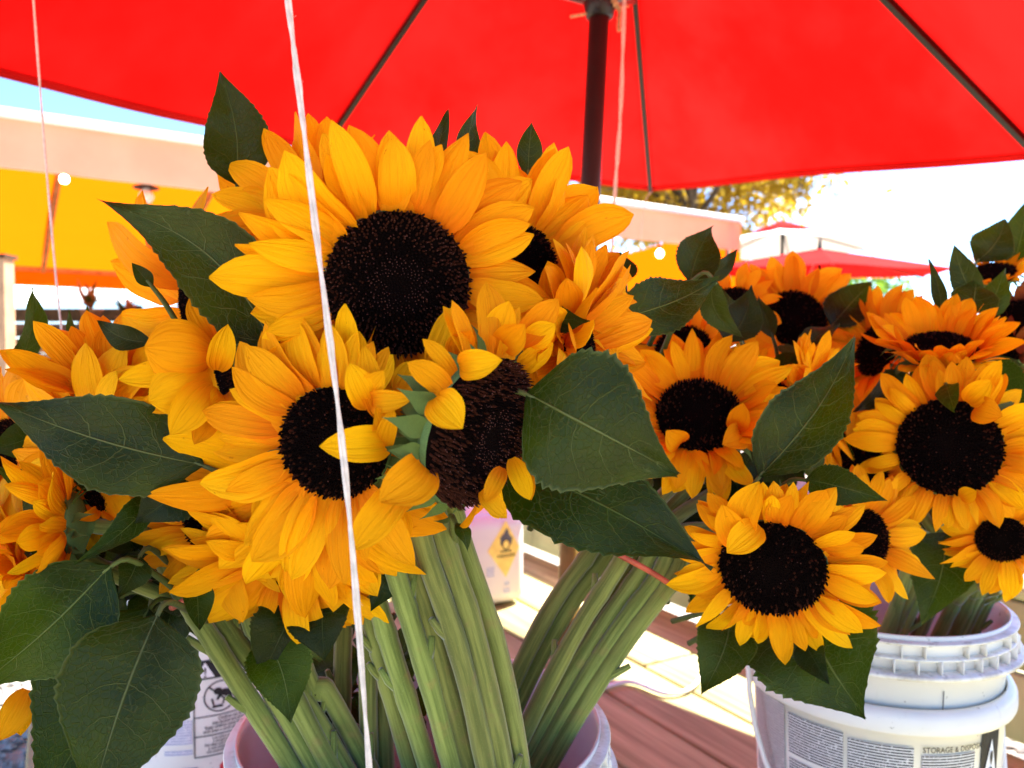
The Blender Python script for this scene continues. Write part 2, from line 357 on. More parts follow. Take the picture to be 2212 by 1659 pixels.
# loose gravel
g = G(); rp = random.Random(5)
def pebble(x, y, s):
    ang = rp.uniform(0, 6); vv = []
    for (a, b, c) in ((1, 0, 0), (0, 1, 0), (-1, 0, 0), (0, -1, 0), (0, 0, .7), (0, 0, -.7)):
        q_ = V((a, b, c))*s*rp.uniform(.7, 1.25); vv.append(V((x+q_.x*cos(ang)-q_.y*sin(ang), y+q_.x*sin(ang)+q_.y*cos(ang), s*.4+q_.z)))
    g.add(vv, [(0, 1, 4), (1, 2, 4), (2, 3, 4), (3, 0, 4), (1, 0, 5), (2, 1, 5), (3, 2, 5), (0, 3, 5)])
for k in range(5200):
    pebble(rp.uniform(-2.6, -.6), rp.uniform(1.2, 3.6), rp.uniform(.008, .024))
for k in range(2600):
    q_ = deckpt(rp.uniform(1.66, 3.2), rp.uniform(-2.0, .5)); pebble(q_.x, q_.y, rp.uniform(.01, .026))
o = link('gravel', g.me('gravel', False), None, 'pebble'); o['kind'] = 'stuff'; o['label'] = 'loose pale gravel on the ground beside the deck'

# ------------------------------------------------------------------ umbrellas
def umbrella(name, label, corners, hub, foot, pole_r, runner_t=None, detail=True, fab='red_fabric', peak=False):
    hub = V(hub); foot = V(foot); cs = [V(c) for c in corners]
    root = tag(empty(name, foot), label, 'umbrella', 'market umbrellas')
    I = Matrix.Translation(-foot)
    O = sum(cs, V())/6; axis = (hub-O).normalized()
    top = hub+axis*.05
    g = G(); g.tube([foot, foot.lerp(top, .33), foot.lerp(top, .66), top], pole_r, 20)
    pole = link('pole', g.me('pole'), root, 'dark_metal', I)
    g = G(); g.lathe([(.02, -.05), (pole_r*1.7, -.045), (pole_r*1.8, -.01), (pole_r*1.2, .0), (pole_r*1.2, .03), (.001, .04)], 20)
    link('hub', g.me('hub'), root, 'dark_metal', I @ (Matrix.Translation(hub) @ axis.to_track_quat('Z', 'Y').to_matrix().to_4x4()))
    g = G(); g.lathe([(.0, .11), (.012, .09), (.02, .06), (.012, .045), (.02, .04), (.0, .03)], 14)
    link('finial', g.me('finial'), root, 'dark_metal', I @ (Matrix.Translation(hub) @ axis.to_track_quat('Z', 'Y').to_matrix().to_4x4()))
    n = 12
    for k in range(6):
        a, b = cs[k], cs[(k+1) % 6]; vv, ff = [], []
        for i in range(n+1):
            s = max(.02, i/n)
            for j in range(n+1):
                t = j/n; p = hub.lerp(a.lerp(b, t), s)
                sag = 4*t*(1-t)
                p = p - axis*(.045*sag*s*(1.15-s)) + (O-p)*.035*sag*(s**3) + axis*(.006*sin(7*t+3*s+k)*s*sag)
                vv.append(p)
        for i in range(n):
            for j in range(n): q = i*(n+1)+j; ff.append((q, q+1, q+n+2, q+n+1))
        pan = link('canopy_panel', mesh('canopy_panel', vv, ff, [(0, 0)]*len(vv)), root, fab, I)
        if detail:
            hv, hf = [], []
            for j in range(n+1):
                e0 = vv[n*(n+1)+j]; e1 = e0+(vv[(n-1)*(n+1)+j]-e0).normalized()*.022; hv += [e0-axis*.0015, e1-axis*.0012, e1-axis*.0030, e0-axis*.0034]
            for j in range(n):
                for q in range(4): hf.append((j*4+q, j*4+(q+1) % 4, j*4+4+(q+1) % 4, j*4+4+q))
            link('hem', mesh('hem', hv, hf, [(0, 0)]*len(hv)), pan, fab)
        if peak:
            pv = [hub+axis*.10, hub.lerp(a, .36)+axis*.03, hub.lerp(b, .36)+axis*.03, hub.lerp(a.lerp(b, .5), .36)+axis*.035]
            link('peak_panel', mesh('peak_panel', pv, [(0, 1, 3), (0, 3, 2)], [(0, 0)]*4), pan, 'red_fabric')
    rn = foot.lerp(top, runner_t) if runner_t else hub-axis*.62
    for k in range(6):
        a = cs[k]; d = (a-hub).normalized(); g = G()
        g.bar(hub+d*.02-axis*.022, a-d*.015-axis*.014, .014, .022, axis)
        rib = link('rib', g.me('rib', False), root, 'dark_metal', I)
        if detail:
            g = G(); e = a-d*.012-axis*.012; g.tube([e-d*.05, e], .010, 10); link('rib_pocket', g.me('rib_pocket'), rib, 'red_fabric', None)
            mid = hub.lerp(a, .46)-axis*.035
            g = G(); g.bar(rn+ (mid-rn).normalized()*.03, mid, .010, .014, axis); st = link('strut', g.me('strut', False), root, 'grey_metal', I)
    g = G(); g.lathe([(pole_r*1.02, -.03), (pole_r*1.35, -.028), (pole_r*1.6, .0), (pole_r*1.7, .012), (pole_r*1.7, .035), (pole_r*1.3, .05), (pole_r*1.02, .05)], 20)
    link('runner', g.me('runner'), root, 'dark_metal', I @ Matrix.Translation(rn))
    return root, rn
e3 = V((0, 0, 1.25))
A_, B_, C_ = P(690, 330, 2.58), V((.52, 2.97, .62))+e3, V((1.26, 1.88, .47))+e3
O_ = A_+C_-B_; HUB = V((.23, 1.84, 1.46))+e3; FOOT = V((.124, 1.795, DZ))
umb, RUN = umbrella('market_umbrella', 'large red umbrella with dark pole overhead, shading the sunflowers', [A_, B_, C_, 2*O_-A_, 2*O_-B_, P(-420, 64, 1.25)], HUB, FOOT, .0235, .684)
I = Matrix.Translation(-FOOT)
g = G(); g.tube([FOOT+V((0, 0, .002)), FOOT.lerp(HUB, .25), FOOT.lerp(HUB, .262)], [.0275, .0272, .0245], 20); link('pole_sunlit_shell', g.me('pole_sunlit_shell'), umb, 'sunlit_metal', I)  # added shell: sunlight on the lower pole put into golden colour
pa, pb = P(1232, 36, 1.80), P(1358, 12, 1.80)
g = G(); g.tube([pa, pb], .0035, 8); link('pin', g.me('pin'), umb, 'tan_cord', I)
g = G(); r = random.Random(9)
for k in range(3):
    pts = [P(1300+8*k, -30, 1.80), P(1318+5*k, 0, 1.78), P(1335+2*k, 22, 1.79), P(1337-k, 40, 1.79), P(1336+k, 66, 1.79)]
    pts = [p+V((.003*sin(i*1.9+2.1*k), 0, .003*cos(i*1.9+2.1*k))) for i, p in enumerate(spline(pts, 8))]
    g.tube(pts, .0028, 6)
link('cord', g.me('cord'), umb, 'tan_cord', I)
def hexumb(name, label, c, Rr, drop, tiltx, tilty, yaw, ground, pr, **kw):
    c = V(c); ax = V((tiltx, tilty, 1)).normalized(); x = V((cos(yaw), sin(yaw), 0)); x = (x-ax*x.dot(ax)).normalized(); y = ax.cross(x)
    cs = [c + (x*cos(k*pi/3)+y*sin(k*pi/3))*Rr for k in range(6)]
    return umbrella(name, label, cs, c+ax*drop, (c.x, c.y, ground), pr, None, False, **kw)
hexumb('market_umbrella', 'wide red umbrella far behind the right bouquet', P(1768, 588, 8.4), 1.36, .25, .02, -.05, .25, 0, .02)
hexumb('market_umbrella', 'pale overexposed umbrella with a small red peak in front of the yellow tree', P(1690, 536, 13), 1.45, .36, 0, .03, .1, 0, .03, fab='white_fabric', peak=True)  # blown-out red canopy, its glare put into white cloth colour

# ------------------------------------------------------------------ long yellow tent
E0, E1 = V((-3.40, 5.30, 2.85)), V((2.73, 9.46, 2.85)); ex = (E1-E0).normalized(); E0 = E0-ex*3.0; LT = (E1-E0).length
back = V((-ex.y, ex.x, 0)); TD = 5.6
tent = tag(empty('market_tent', V((E0.x, E0.y, 0))), 'long tent with yellow canopy and pale beige front valance behind the sunflowers', 'tent')
I = Matrix.Translation(-tent.location)
zr, zb = 3.32, 2.395
def strip(name, a0, a1, b0, b1, mat, nu=24, nv=4, sag=.0):
    vv, ff = [], []
    for j in range(nv+1):
        for i in range(nu+1):
            s, t = i/nu, j/nv; p = a0.lerp(a1, s).lerp(b0.lerp(b1, s), t)
            p = p + V((0, 0, -sag*abs(sin(s*pi*4))*4*t*(1-t))) + back*(.012*sin(i*1.9)*t if sag == 0 else 0)
            vv.append(p)
    for j in range(nv):
        for i in range(nu): q = j*(nu+1)+i; ff.append((q, q+1, q+nu+2, q+nu+1))
    return link(name, mesh(name, vv, ff, [(0, 0)]*len(vv)), tent, mat, I)
dn = V((0, 0, 1)); rid0, rid1 = V((*(E0+back*TD*.42).xy, zr)), V((*(E1+back*TD*.42).xy, zr)); bk0, bk1 = V((*(E0+back*TD).xy, zb)), V((*(E1+back*TD).xy, zb))
strip('valance', E0, E1, E0-dn*.345, E1-dn*.345, 'beige_fabric', 40, 3)
strip('roof_panel', E0+back*.01, E1+back*.01, rid0, rid1, 'yellow_fabric', 32, 6, .05)
strip('roof_panel', rid0, rid1, bk0, bk1, 'yellow_fabric', 32, 6, .05)
strip('valance', bk0, bk1, bk0-dn*.24, bk1-dn*.24, 'yellow_fabric', 40, 3)
strip('end_valance', E1+dn*.0, bk1+dn*0, V((E1.x, E1.y, 1.75)), V((bk1.x, bk1.y, 1.75)), 'yellow_fabric', 12, 4)
g = G(); g.tube([E0+dn*.02-back*.02, E1+dn*.02-back*.02], .035, 10); link('eave_sunlit_strip', g.me('eave_sunlit_strip'), tent, 'white_fabric', I)  # added white tube standing in for the sunlit strip on the eave
for k in range(7):
    s = (k+.4)/7; a = rid0.lerp(rid1, s); b = bk0.lerp(bk1, s); g = G(); g.bar(a-dn*.04, b-dn*.04, .05, .05); link('rafter', g.me('rafter', False), tent, 'orange_wood', I)
    a = E0.lerp(E1, s); g = G(); g.bar(a+back*.05-dn*.04, rid0.lerp(rid1, s)-dn*.05, .05, .05); link('rafter', g.me('rafter', False), tent, 'orange_wood', I)
g = G(); g.bar(bk0-dn*.02, bk1-dn*.02, .05, .06); link('back_beam', g.me('back_beam', False), tent, 'orange_wood', I)
for s in (.02, .5, .985):
    for q0 in (E0.lerp(E1, s)+back*.06, bk0.lerp(bk1, s)-back*.06):
        g = G(); g.tube([V((q0.x, q0.y, 0)), q0-dn*.02], .03, 10); link('post', g.me('post'), tent, 'grey_metal', I)
pp = P(2, 560, 4.2)
po = tag(empty('timber_post', (pp.x, pp.y, 0)), 'pale beige timber post with dark cap at the left edge', 'post')
g = G(); g.box((0, 0, pp.z/2), (.085, .085, pp.z)); link('shaft', g.me('shaft', False), po, 'beige_wood')
g = G(); g.box((0, 0, pp.z+.012), (.11, .11, .022)); link('cap', g.me('cap', False), po, 'dark_wood')
# hanging lights under the tent
def bulb(u, v, d, label, lit, r=.036):
    p = P(u, v, d); root = tag(empty('hanging_light', p), label, 'light', 'lights under the yellow tent')
    g = G(); g.lathe([(.0, -r), (r*.6, -r*.85), (r, -r*.1), (r*.9, r*.45), (r*.42, r*.95), (r*.36, r*1.2)], 18)
    link('bulb', g.me('bulb'), root, 'lit_bulb' if lit else 'white_print')
    g = G(); g.lathe([(r*.4, r*1.1), (r*.5, r*1.15), (r*.5, r*1.9), (r*.2, r*2.1), (0, r*2.1)] if lit else [(r*.5, r*1.1), (r*1.7, r*1.1), (r*1.7, r*1.35), (r*.8, r*1.6), (r*.5, r*2.1), (0, r*2.1)], 18)
    link('cap', g.me('cap'), root, 'dark_metal')
    g = G(); g.tube([(0, 0, r*2), (0, 0, r*2+.35)], .006, 6); link('cable', g.me('cable'), root, 'dark_metal')
bulb(139, 387, 6.6, 'round lit bulb under the yellow canopy at far left', True)
bulb(316, 425, 6.8, 'unlit lamp with black cap and white glass under the yellow canopy', False, .062)
bulb(1425, 548, 9.2, 'round lit bulb under the tent right of the umbrella pole', True, .044)

# ------------------------------------------------------------------ far stall at the left
sp = P(150, 650, 12); st = tag(empty('market_stall', (sp.x, sp.y, 0), -.02), 'distant dark wooden stall with white corrugated roof at the left', 'stall')
zz = sp.z; g = G(); vv, ff = [], []; nu = 220
for j, (yy, h) in enumerate(((0, 0), (2.2, .42))):
    for i in range(nu+1): vv.append(V((-3.2+6.4*i/nu, yy, zz+h+.035*cos(2*pi*i/5))))
for i in range(nu): ff.append((i, i+1, nu+2+i, nu+1+i))
link('roof', mesh('roof', vv, ff, [(0, 0)]*len(vv)), st, 'roof_white')
for x in (-3, -1, 1, 3):
    for y in (.1, 2.1):
        g = G(); g.box((x, y, (zz-.06)/2), (.1, .1, zz-.06)); link('post', g.me('post', False), st, 'dark_wood')
for z in (.35, .62, .9, 1.18, 1.45, 1.72, 1.99):
    g = G(); g.box((0, 2.12, z), (6, .03, .24)); link('back_board', g.me('back_board', False), st, 'dark_wood')
for z in (.7, 1.05):
    g = G(); g.box((0, .5, z), (6, .5, .04)); link('shelf', g.me('shelf', False), st, 'orange_wood')
def crate(x, y, z, s, label):
    o = tag(empty('crate', st.matrix_basis @ V((x, y, z))), label, 'crate', 'crates on the far stall'); g = G()
    for k in range(3): link('slat', bevelbox('slat', (s, .02, s*.16), .003, 1), o, 'orange_wood', Matrix.Translation((0, -s*.3, s*(.1+.22*k))))
    for q0 in (-1, 1): link('side', bevelbox('side', (.02, s*.6, s*.62), .003, 1), o, 'orange_wood', Matrix.Translation((q0*s*.5, 0, s*.32)))
    link('bottom', bevelbox('bottom', (s, s*.6, .02), .003, 1), o, 'orange_wood', Matrix.Translation((0, 0, .012)))
crate(-.75, .5, 1.075, .5, 'orange wooden crate on the far stall beside the timber post')
crate(-.1, .5, 1.075, .42, 'orange wooden crate on the far stall behind the thin string')
def spiky(u, v, d, s, label, seed):
    p = P(u, v, d); o = tag(empty('potted_plant', p), label, 'plant', 'potted plants before the far stall'); r = random.Random(seed)
    g = G(); g.lathe([(.0, 0), (s*.16, 0), (s*.22, s*.3), (s*.24, s*.3), (s*.24, s*.34), (s*.2, s*.34), (s*.19, s*.3), (0, s*.3)], 16); link('pot', g.me('pot'), o, 'terracotta')
    for k in range(13):
        a = r.uniform(0, 6.28); e = r.uniform(.3, 1.3); d_ = V((cos(a)*cos(e), sin(a)*cos(e), sin(e)))
        q = blade(V((0, 0, s*.3)), V((0, 0, s*.3))+d_*s*r.uniform(.45, .8), V((0, 0, 1)) if e < 1.2 else V((0, -1, 0)), s*.12, pf_slim, bend=.12, fold=.2, nl=6, nw=2)
        link('leaf', mesh('leaf', *q), o, 'orange_leaf' if k % 3 == 0 else 'leaf_dark')
MAT['orange_leaf'] = MAT['petal_maroon']
for k, (u, v, s) in enumerate(((198, 700, .42), (275, 716, .40))):
    spiky(u, v, 6.0, s*.8, ('spiky potted plant before the white corrugated roof', 'spiky potted plant at right of the far stall roof')[k], k)
g = G()
pt = P(240, 735, 6.0)
tb = tag(empty('plant_table', (pt.x, pt.y, 0)), 'dark wooden table under the spiky potted plants', 'table')
zt = P(198, 700, 6.0).z-.01
link('table_top', bevelbox('table_top', (1.1, .6, .04), .005, 1), tb, 'dark_wood', Matrix.Translation((0, 0, zt-.02)))
for x in (-.45, .45):
    for y in (-.22, .22): link('leg', bevelbox('leg', (.05, .05, zt-.04), .005, 1), tb, 'dark_wood', Matrix.Translation((x, y, (zt-.04)/2)))

# ------------------------------------------------------------------ trees and bush
def tree(name, label, c, rad, h, trunk_r, nleaf, lsize, mat, seed, cat='tree', group=None, squash=.8):
    r = random.Random(seed); o = tag(empty(name, (c[0], c[1], 0)), label, cat, group); zc = c[2]
    g = G(); pts = [V((0, 0, 0)), V((.1, .05, zc*.4)), V((-.05, .1, zc*.75)), V((.1, 0, zc+rad*.3))]
    g.tube(spline(pts, 4), [trunk_r*(1-.07*i) for i in range(13)], 8)
    ends = []
    for k in range(11):
        a = r.uniform(0, 6.28); b0 = V((0, 0, zc*r.uniform(.55, 1.0))); e = V((cos(a)*rad*.75, sin(a)*rad*.75, zc+r.uniform(-.3, .6)*rad)); m = b0.lerp(e, .5)+V((0, 0, .25*rad))
        q = spline([b0, m, e], 4); g.tube(q, [trunk_r*.45*(1-.1*i) for i in range(len(q))], 6); ends += q[3:]
    link('trunk', g.me('trunk'), o, 'bark')
    g = G(); cl = []
    for k in range(46):
        d = V((r.gauss(0, 1), r.gauss(0, 1), r.gauss(0, 1))).normalized()*r.uniform(.35, 1)**.6
        cl.append((V((d.x*rad, d.y*rad, zc+d.z*rad*squash)), rad*r.uniform(.16, .34)))
    for k in range(nleaf):
        cc, cr = cl[k % len(cl)]; d = V((r.gauss(0, .55), r.gauss(0, .55), r.gauss(0, .5)))*cr; p = cc+d
        nn = V((r.gauss(0, 1), r.gauss(0, 1), r.gauss(.5, 1))).normalized(); x = nn.orthogonal().normalized(); x = Matrix.Rotation(r.uniform(0, 6.28), 3, nn) @ x; y = nn.cross(x); s = lsize*r.uniform(.6, 1.3)
        g.add([p-x*s, p-y*s*.45, p+x*s, p+y*s*.45], [(0, 1, 2, 3)])
    link('crown', g.me('crown', False), o, mat)
tree('autumn_tree', 'yellow autumn tree rising behind the tent right of the umbrella pole', P(1505, 345, 21), 3.6, 0, .22, 15000, .14, 'autumn_leaf', 2, squash=.75)
tree('green_bush', 'green bush far behind the right bouquet', P(1860, 690, 10), .75, 0, .05, 2200, .05, 'bush_leaf', 4, 'bush')
rail = P(1868, 698, 2.6)
ro = tag(empty('metal_railing', (rail.x, rail.y, 0)), 'grey metal railing behind the right bouquet', 'railing')
g = G(); g.tube([(-.0, 0, 0), (0, 0, rail.z+.07)], .02, 12); link('post', g.me('post'), ro, 'grey_metal')
g = G(); g.tube([(.9, .1, 0), (.9, .1, rail.z+.05)], .02, 12); link('post', g.me('post'), ro, 'grey_metal')
g = G(); g.tube([(-.02, 0, rail.z), (.92, .1, rail.z)], .017, 12); link('rail', g.me('rail'), ro, 'grey_metal')

# ------------------------------------------------------------------ buckets
def brad(z, H, Rt): return Rt*(.865+.115*(z/H))
def bucket(label, c, Rt, H, style, handle=None, mat='white_plastic'):
    c = V(c); o = tag(empty('bucket', c), label, 'bucket', 'white plastic buckets')
    th = .0032; g = G(); z1 = H-(.040 if style == 'ribbed' else .025)
    body = [(0, .004), (brad(0, H, Rt)-.01, .004), (brad(0, H, Rt)-.002, .0), (brad(0, H, Rt), .006)]+[(brad(z1*k/5, H, Rt), z1*k/5) for k in range(1, 6)]
    if style == 'ribbed': body += [(Rt*.985, z1), (Rt*.985, H-.004), (Rt*.99, H), (Rt*.975, H)]
    else: body += [(Rt*1.04, z1), (Rt*1.05, z1+.003), (Rt*1.053, z1+.008), (Rt*1.05, H-.008), (Rt*1.03, H-.002), (Rt*.99, H), (Rt*.975, H)]
    zi = [H-.01, z1, H*.5, .01]
    body += [(brad(z, H, Rt)-th if z < z1+.01 else Rt*.97, z) for z in zi]+[(0, .0095)]
    g.lathe(body, 72); link('body', g.me('body'), o, mat)
    if style == 'ribbed':
        for zc, ro_, hh in ((z1, 1.085, .004), (H-.023, 1.035, .0022), (H-.007, 1.04, .0022)):
            g = G(); g.lathe([(Rt*.984, zc-hh), (Rt*ro_, zc-hh*.6), (Rt*(ro_+.004), zc), (Rt*ro_, zc+hh*.6), (Rt*.984, zc+hh)], 72); link('collar_band', g.me('collar_band'), o, 'grubby_plastic')
        for k in range(40):
            a = 2*pi*k/40
            gs = link('gusset', GUS, o, 'grubby_plastic', Matrix.Rotation(a, 4, 'Z') @ Matrix.Translation((Rt*1.007, 0, z1+.0095)))
            if k % 3: link('gusset', GUS2, o, 'grubby_plastic', Matrix.Rotation(a+.05, 4, 'Z') @ Matrix.Translation((Rt*1.005, 0, H-.015)))
    if handle:
        a0, sag = handle
        for s in (0, 1):
            a = a0+pi*s; link('handle_ear', bevelbox('handle_ear', (.016, .032, .055), .005, 2), o, mat, Matrix.Rotation(a, 4, 'Z') @ Matrix.Translation((Rt*1.03, 0, z1-.012)))
        pts = []
        for k in range(25):
            s = pi*k/24; x = (Rt*1.13)*cos(s); hgt = sin(s); pts.append(Matrix.Rotation(a0, 3, 'Z') @ V((x, -Rt*1.12*hgt**1.9, z1-.01-sag*hgt**.75)))
        g = G(); g.tube(pts, .0032, 8); link('handle', g.me('handle'), o, mat)
    return o
GUS = bevelbox('gusset', (.013, .0018, .015), .0006, 1); GUS2 = bevelbox('gusset', (.010, .0015, .013), .0006, 1)
CBH = .411; cb = P(912, 1545, .668); cb = V((cb.x, cb.y, DZ))
bc = bucket('white bucket with ribbed rim holding the three bunches of stems at centre', cb, .152, CBH-.002, 'ribbed', (radians(200), .10))
rbt = P(1893, 1288, .95); rbl = P(1885, 1425, .95)
HL = rbl.z-DZ
br_low = bucket('white bucket with printed warning text, the lower of two nested at right', (rbl.x, rbl.y, DZ+.001), .141, HL, 'skirt')
br_up = bucket('white bucket with ribbed collar, nested inside the printed bucket at right', (rbt.x, rbt.y, rbt.z-.33), .140, .33, 'ribbed', (radians(4), .27))
lbp = V((-.516, 1.30, DZ)); lb = bucket('white bucket with boxed warning label behind the left stems and leaves', lbp+V((0, 0, .001)), .15, .368, 'ribbed')

# print on bucket walls: cylinder patches and text, angle 0 faces the camera, positive to the right of the picture
def on_wall(bo, Rt, H, ang, z, off=.0012):
    c = bo.location; f = math.atan2(-c.y, -c.x); a = f+ang; r = brad(z, H, Rt)+off
    return V((r*cos(a), r*sin(a), z))
def patch(bo, Rt, H, a0, a1, z0, z1, mat, name='print_patch', off=.0012, rows=1, cols=1, shape=None, parent=None):
    n = max(3, int(abs(a1-a0)/.06)); vv, ff, uu = [], [], []
    if shape is None:
        for j in range(5):
            for i in range(n+1):
                s, t = i/n, j/4; vv.append(on_wall(bo, Rt, H, a0+(a1-a0)*s, z0+(z1-z0)*t, off)); uu.append((s*cols, t*rows))
        for j in range(4):
            for i in range(n): q = j*(n+1)+i; ff.append((q, q+1, q+n+2, q+n+1))
    else:
        for (s, t) in shape: vv.append(on_wall(bo, Rt, H, a0+(a1-a0)*s, z0+(z1-z0)*t, off)); uu.append((s, t))
        ff = [tuple(range(len(shape)))]
    return link(name, mesh(name, vv, ff, uu, False), parent or bo, mat)
def text_mesh(body, size, align='LEFT', space=1.0):
    cu = bpy.data.curves.new('lettering', 'FONT'); cu.body = body; cu.size = size; cu.align_x = align; cu.space_line = space; cu.resolution_u = 3; cu.offset = size*.012
    o = bpy.data.objects.new('lettering', cu); COL.objects.link(o); dg = bpy.context.evaluated_depsgraph_get(); dg.update()
    me = bpy.data.meshes.new_from_object(o.evaluated_get(dg)); bpy.data.objects.remove(o); return me
def wall_text(bo, Rt, H, body, ang, z, size, mat, align='LEFT', sx=1.0, off=.002, space=1.0):
    me = text_mesh(body, size, align, space); r = brad(z, H, Rt)
    for v in me.vertices: v.co = on_wall(bo, Rt, H, ang+v.co.x*sx/r, z+v.co.y, off)
    me.materials.clear(); return link('lettering', me, bo, mat)
TRI = [(0, 0), (1, 0), (.5, 1)]
def rowpatch(bo, Rt, H, a0, a1, zt, nrows, lh, mat): patch(bo, Rt, H, radians(a0), radians(a1), zt-nrows*lh, zt, mat, 'text_block', .0012, nrows, abs(a1-a0)*1.5)
RT_, lh = .141, .0031; zl = HL-.036
rowpatch(br_low, RT_, HL, -69, -41, zl+.006, 34, lh, 'grey_print')
rowpatch(br_low, RT_, HL, -38.5, -11.5, zl, 15, lh, 'fine_print'); rowpatch(br_low, RT_, HL, -38.5, -11.5, zl-.052, 14, lh, 'fine_print')
rowpatch(br_low, RT_, HL, -9.5, 17, zl-.004, 14, lh, 'fine_print'); rowpatch(br_low, RT_, HL, -9.5, 17, zl-.052, 14, lh, 'fine_print')
wall_text(br_low, RT_, HL, 'STORAGE & DISPOSAL:', radians(20.5), zl-.009, .0085, 'black_ink', sx=.85)
rowpatch(br_low, RT_, HL, 20.5, 46, zl-.012, 14, lh, 'fine_print'); rowpatch(br_low, RT_, HL, 20.5, 46, zl-.058, 13, lh, 'fine_print')
patch(br_low, RT_, HL, radians(50), radians(64), zl-.05, zl+.004, 'black_ink', 'warning_panel', .0014)
patch(br_low, RT_, HL, radians(52), radians(62), zl-.042, zl-.004, 'white_print', 'warning_triangle', .0022, shape=TRI)
wall_text(br_low, RT_, HL, '!', radians(57), zl-.038, .03, 'black_ink', 'CENTER', off=.003)
# crack in the nested bucket's wall
patch(br_up, .140, .33, radians(28.4), radians(28.9), .10, .272, 'grey_ink', 'seam', .0010)
# left bucket label
HB = .368; RB = .15
def lp(a): return radians(a)
a0, a1 = -6, 48; zt = .258
patch(lb, RB, HB, lp(a0), lp(a1), zt-.030, zt, 'black_ink', 'warning_panel', .0012)
patch(lb, RB, HB, lp(a0+1.5), lp(a0+12.5), zt-.027, zt-.003, 'white_print', 'warning_triangle', .002, shape=TRI)
wall_text(lb, RB, HB, '!', lp(a0+7), zt-.0255, .021, 'black_ink', 'CENTER', off=.003)
wall_text(lb, RB, HB, 'WARNING', lp(a0+15), zt-.024, .021, 'white_print', off=.003)
for za in (zt-.088, zt-.118, zt-.150):
    patch(lb, RB, HB, lp(a0), lp(a1), za-.0008, za+.0008, 'black_ink', 'rule_line')
patch(lb, RB, HB, lp(a0), lp(a0+.7), zt-.150, zt-.03, 'black_ink', 'rule_line', .0014)
wall_text(lb, RB, HB, 'Children can fall\ninto bucket and drown.\nKeep children away from bucket\nwith even a small amount of liquid.', lp(a0+22), zt-.0955, .0078, 'black_ink', 'CENTER', sx=.72, space=.78)
wall_text(lb, RB, HB, 'Los niños pueden caerse\ny ahogarse en la cubeta.\nNo deje que los niños se acerquen\na una cubeta aunque contenga\nuna pequeña cantidad de líquido.', lp(a0+22), zt-.1245, .0066, 'black_ink', 'CENTER', sx=.8, space=.78)
def ring(bo, Rt, H, ac, zc, r0, r1, mat, n=40, off=.0012):
    vv, ff = [], []
    for k in range(n):
        t = 2*pi*k/n
        for rr in (r0, r1): vv.append(on_wall(bo, Rt, H, ac+cos(t)*rr/brad(zc, H, Rt), zc+sin(t)*rr, off))
    for k in range(n): j = (k+1) % n; ff.append((2*k, 2*k+1, 2*j+1, 2*j))
    link('prohibition_ring', mesh('prohibition_ring', vv, ff, [(0, 0)]*len(vv), False), bo, mat)
def wshape(bo, Rt, H, ac, zc, pts, mat, name, off=.0013):
    vv = [on_wall(bo, Rt, H, ac+x/brad(zc, H, Rt), zc+y, off) for x, y in pts]
    link(name, mesh(name, vv, [tuple(range(len(vv)))], [(0, 0)]*len(vv), False), bo, mat)
ac, zc = lp(a0+16), zt-.059; ring(lb, RB, HB, ac, zc, .0225, .0245, 'black_ink')
wshape(lb, RB, HB, ac, zc, [(-.0176, .0160), (-.0160, .0176), (.0176, -.0160), (.0160, -.0176)], 'black_ink', 'slash')
k_ = .023
wshape(lb, RB, HB, ac, zc, [(k_*x, k_*y) for x, y in ((-.55, -.75), (.15, -.75), (.12, -.58), (-.5, -.58))], 'black_ink', 'pail_base')
wshape(lb, RB, HB, ac, zc, [(k_*x, k_*y) for x, y in ((-.62, -.1), (-.5, -.1), (-.38, -.55), (-.5, -.55))], 'black_ink', 'pail_side')
wshape(lb, RB, HB, ac, zc, [(k_*x, k_*y) for x, y in ((.2, -.12), (.3, -.12), (.2, -.55), (.08, -.55))], 'black_ink', 'pail_side')
wshape(lb, RB, HB, ac, zc, [(k_*(-.18+.27*cos(t*pi/8)), k_*(.36+.24*sin(t*pi/8))) for t in range(16)], 'black_ink', 'figure_head', .0015)
wshape(lb, RB, HB, ac, zc, [(k_*x, k_*y) for x, y in ((-.1, .3), (.1, .02), (.3, -.05), (.55, -.55), (.75, -.5), (.72, .1), (.55, .4), (.2, .45))], 'black_ink', 'figure_body', .0017)
wshape(lb, RB, HB, ac, zc, [(k_*x, k_*y) for x, y in ((-.1, .25), (-.3, -.2), (-.18, -.25), (.1, .08))], 'black_ink', 'figure_arm', .0019)
rb_ = (lb, RB, HB); rowpatch(*rb_, -32, -7, .168, 9, .0042, 'faint_print'); rowpatch(*rb_, -24, -7, .122, 2, .0042, 'faint_print')
patch(*rb_, lp(-14), lp(-4), .062, .094, 'grey_print', 'stamp_block', .0012, 6, 14)
wshape(*rb_, lp(16), .083, [(.017*cos(pi/8+t*pi/4), .017*sin(pi/8+t*pi/4)) for t in range(8)], 'red_ink', 'stop_octagon')
wall_text(*rb_, 'DANGER', lp(16), .0865, .0062, 'white_print', 'CENTER', sx=.9, off=.0022)
# white cord loop lying on the deck
g = G(); pts = [P(1290, 1478, 1.68), P(1360, 1471, 1.72), P(1440, 1479, 1.66), P(1500, 1473, 1.70), P(1530, 1440, 1.86)]
pts = [V((p.x, p.y, DZ+.006)) for p in spline(pts, 8)]; g.tube(pts, .0045, 8)
tag(link('white_cord', g.me('white_cord'), None, 'white_print'), 'thin white cord lying on the deck beside the right-leaning stems', 'cord')

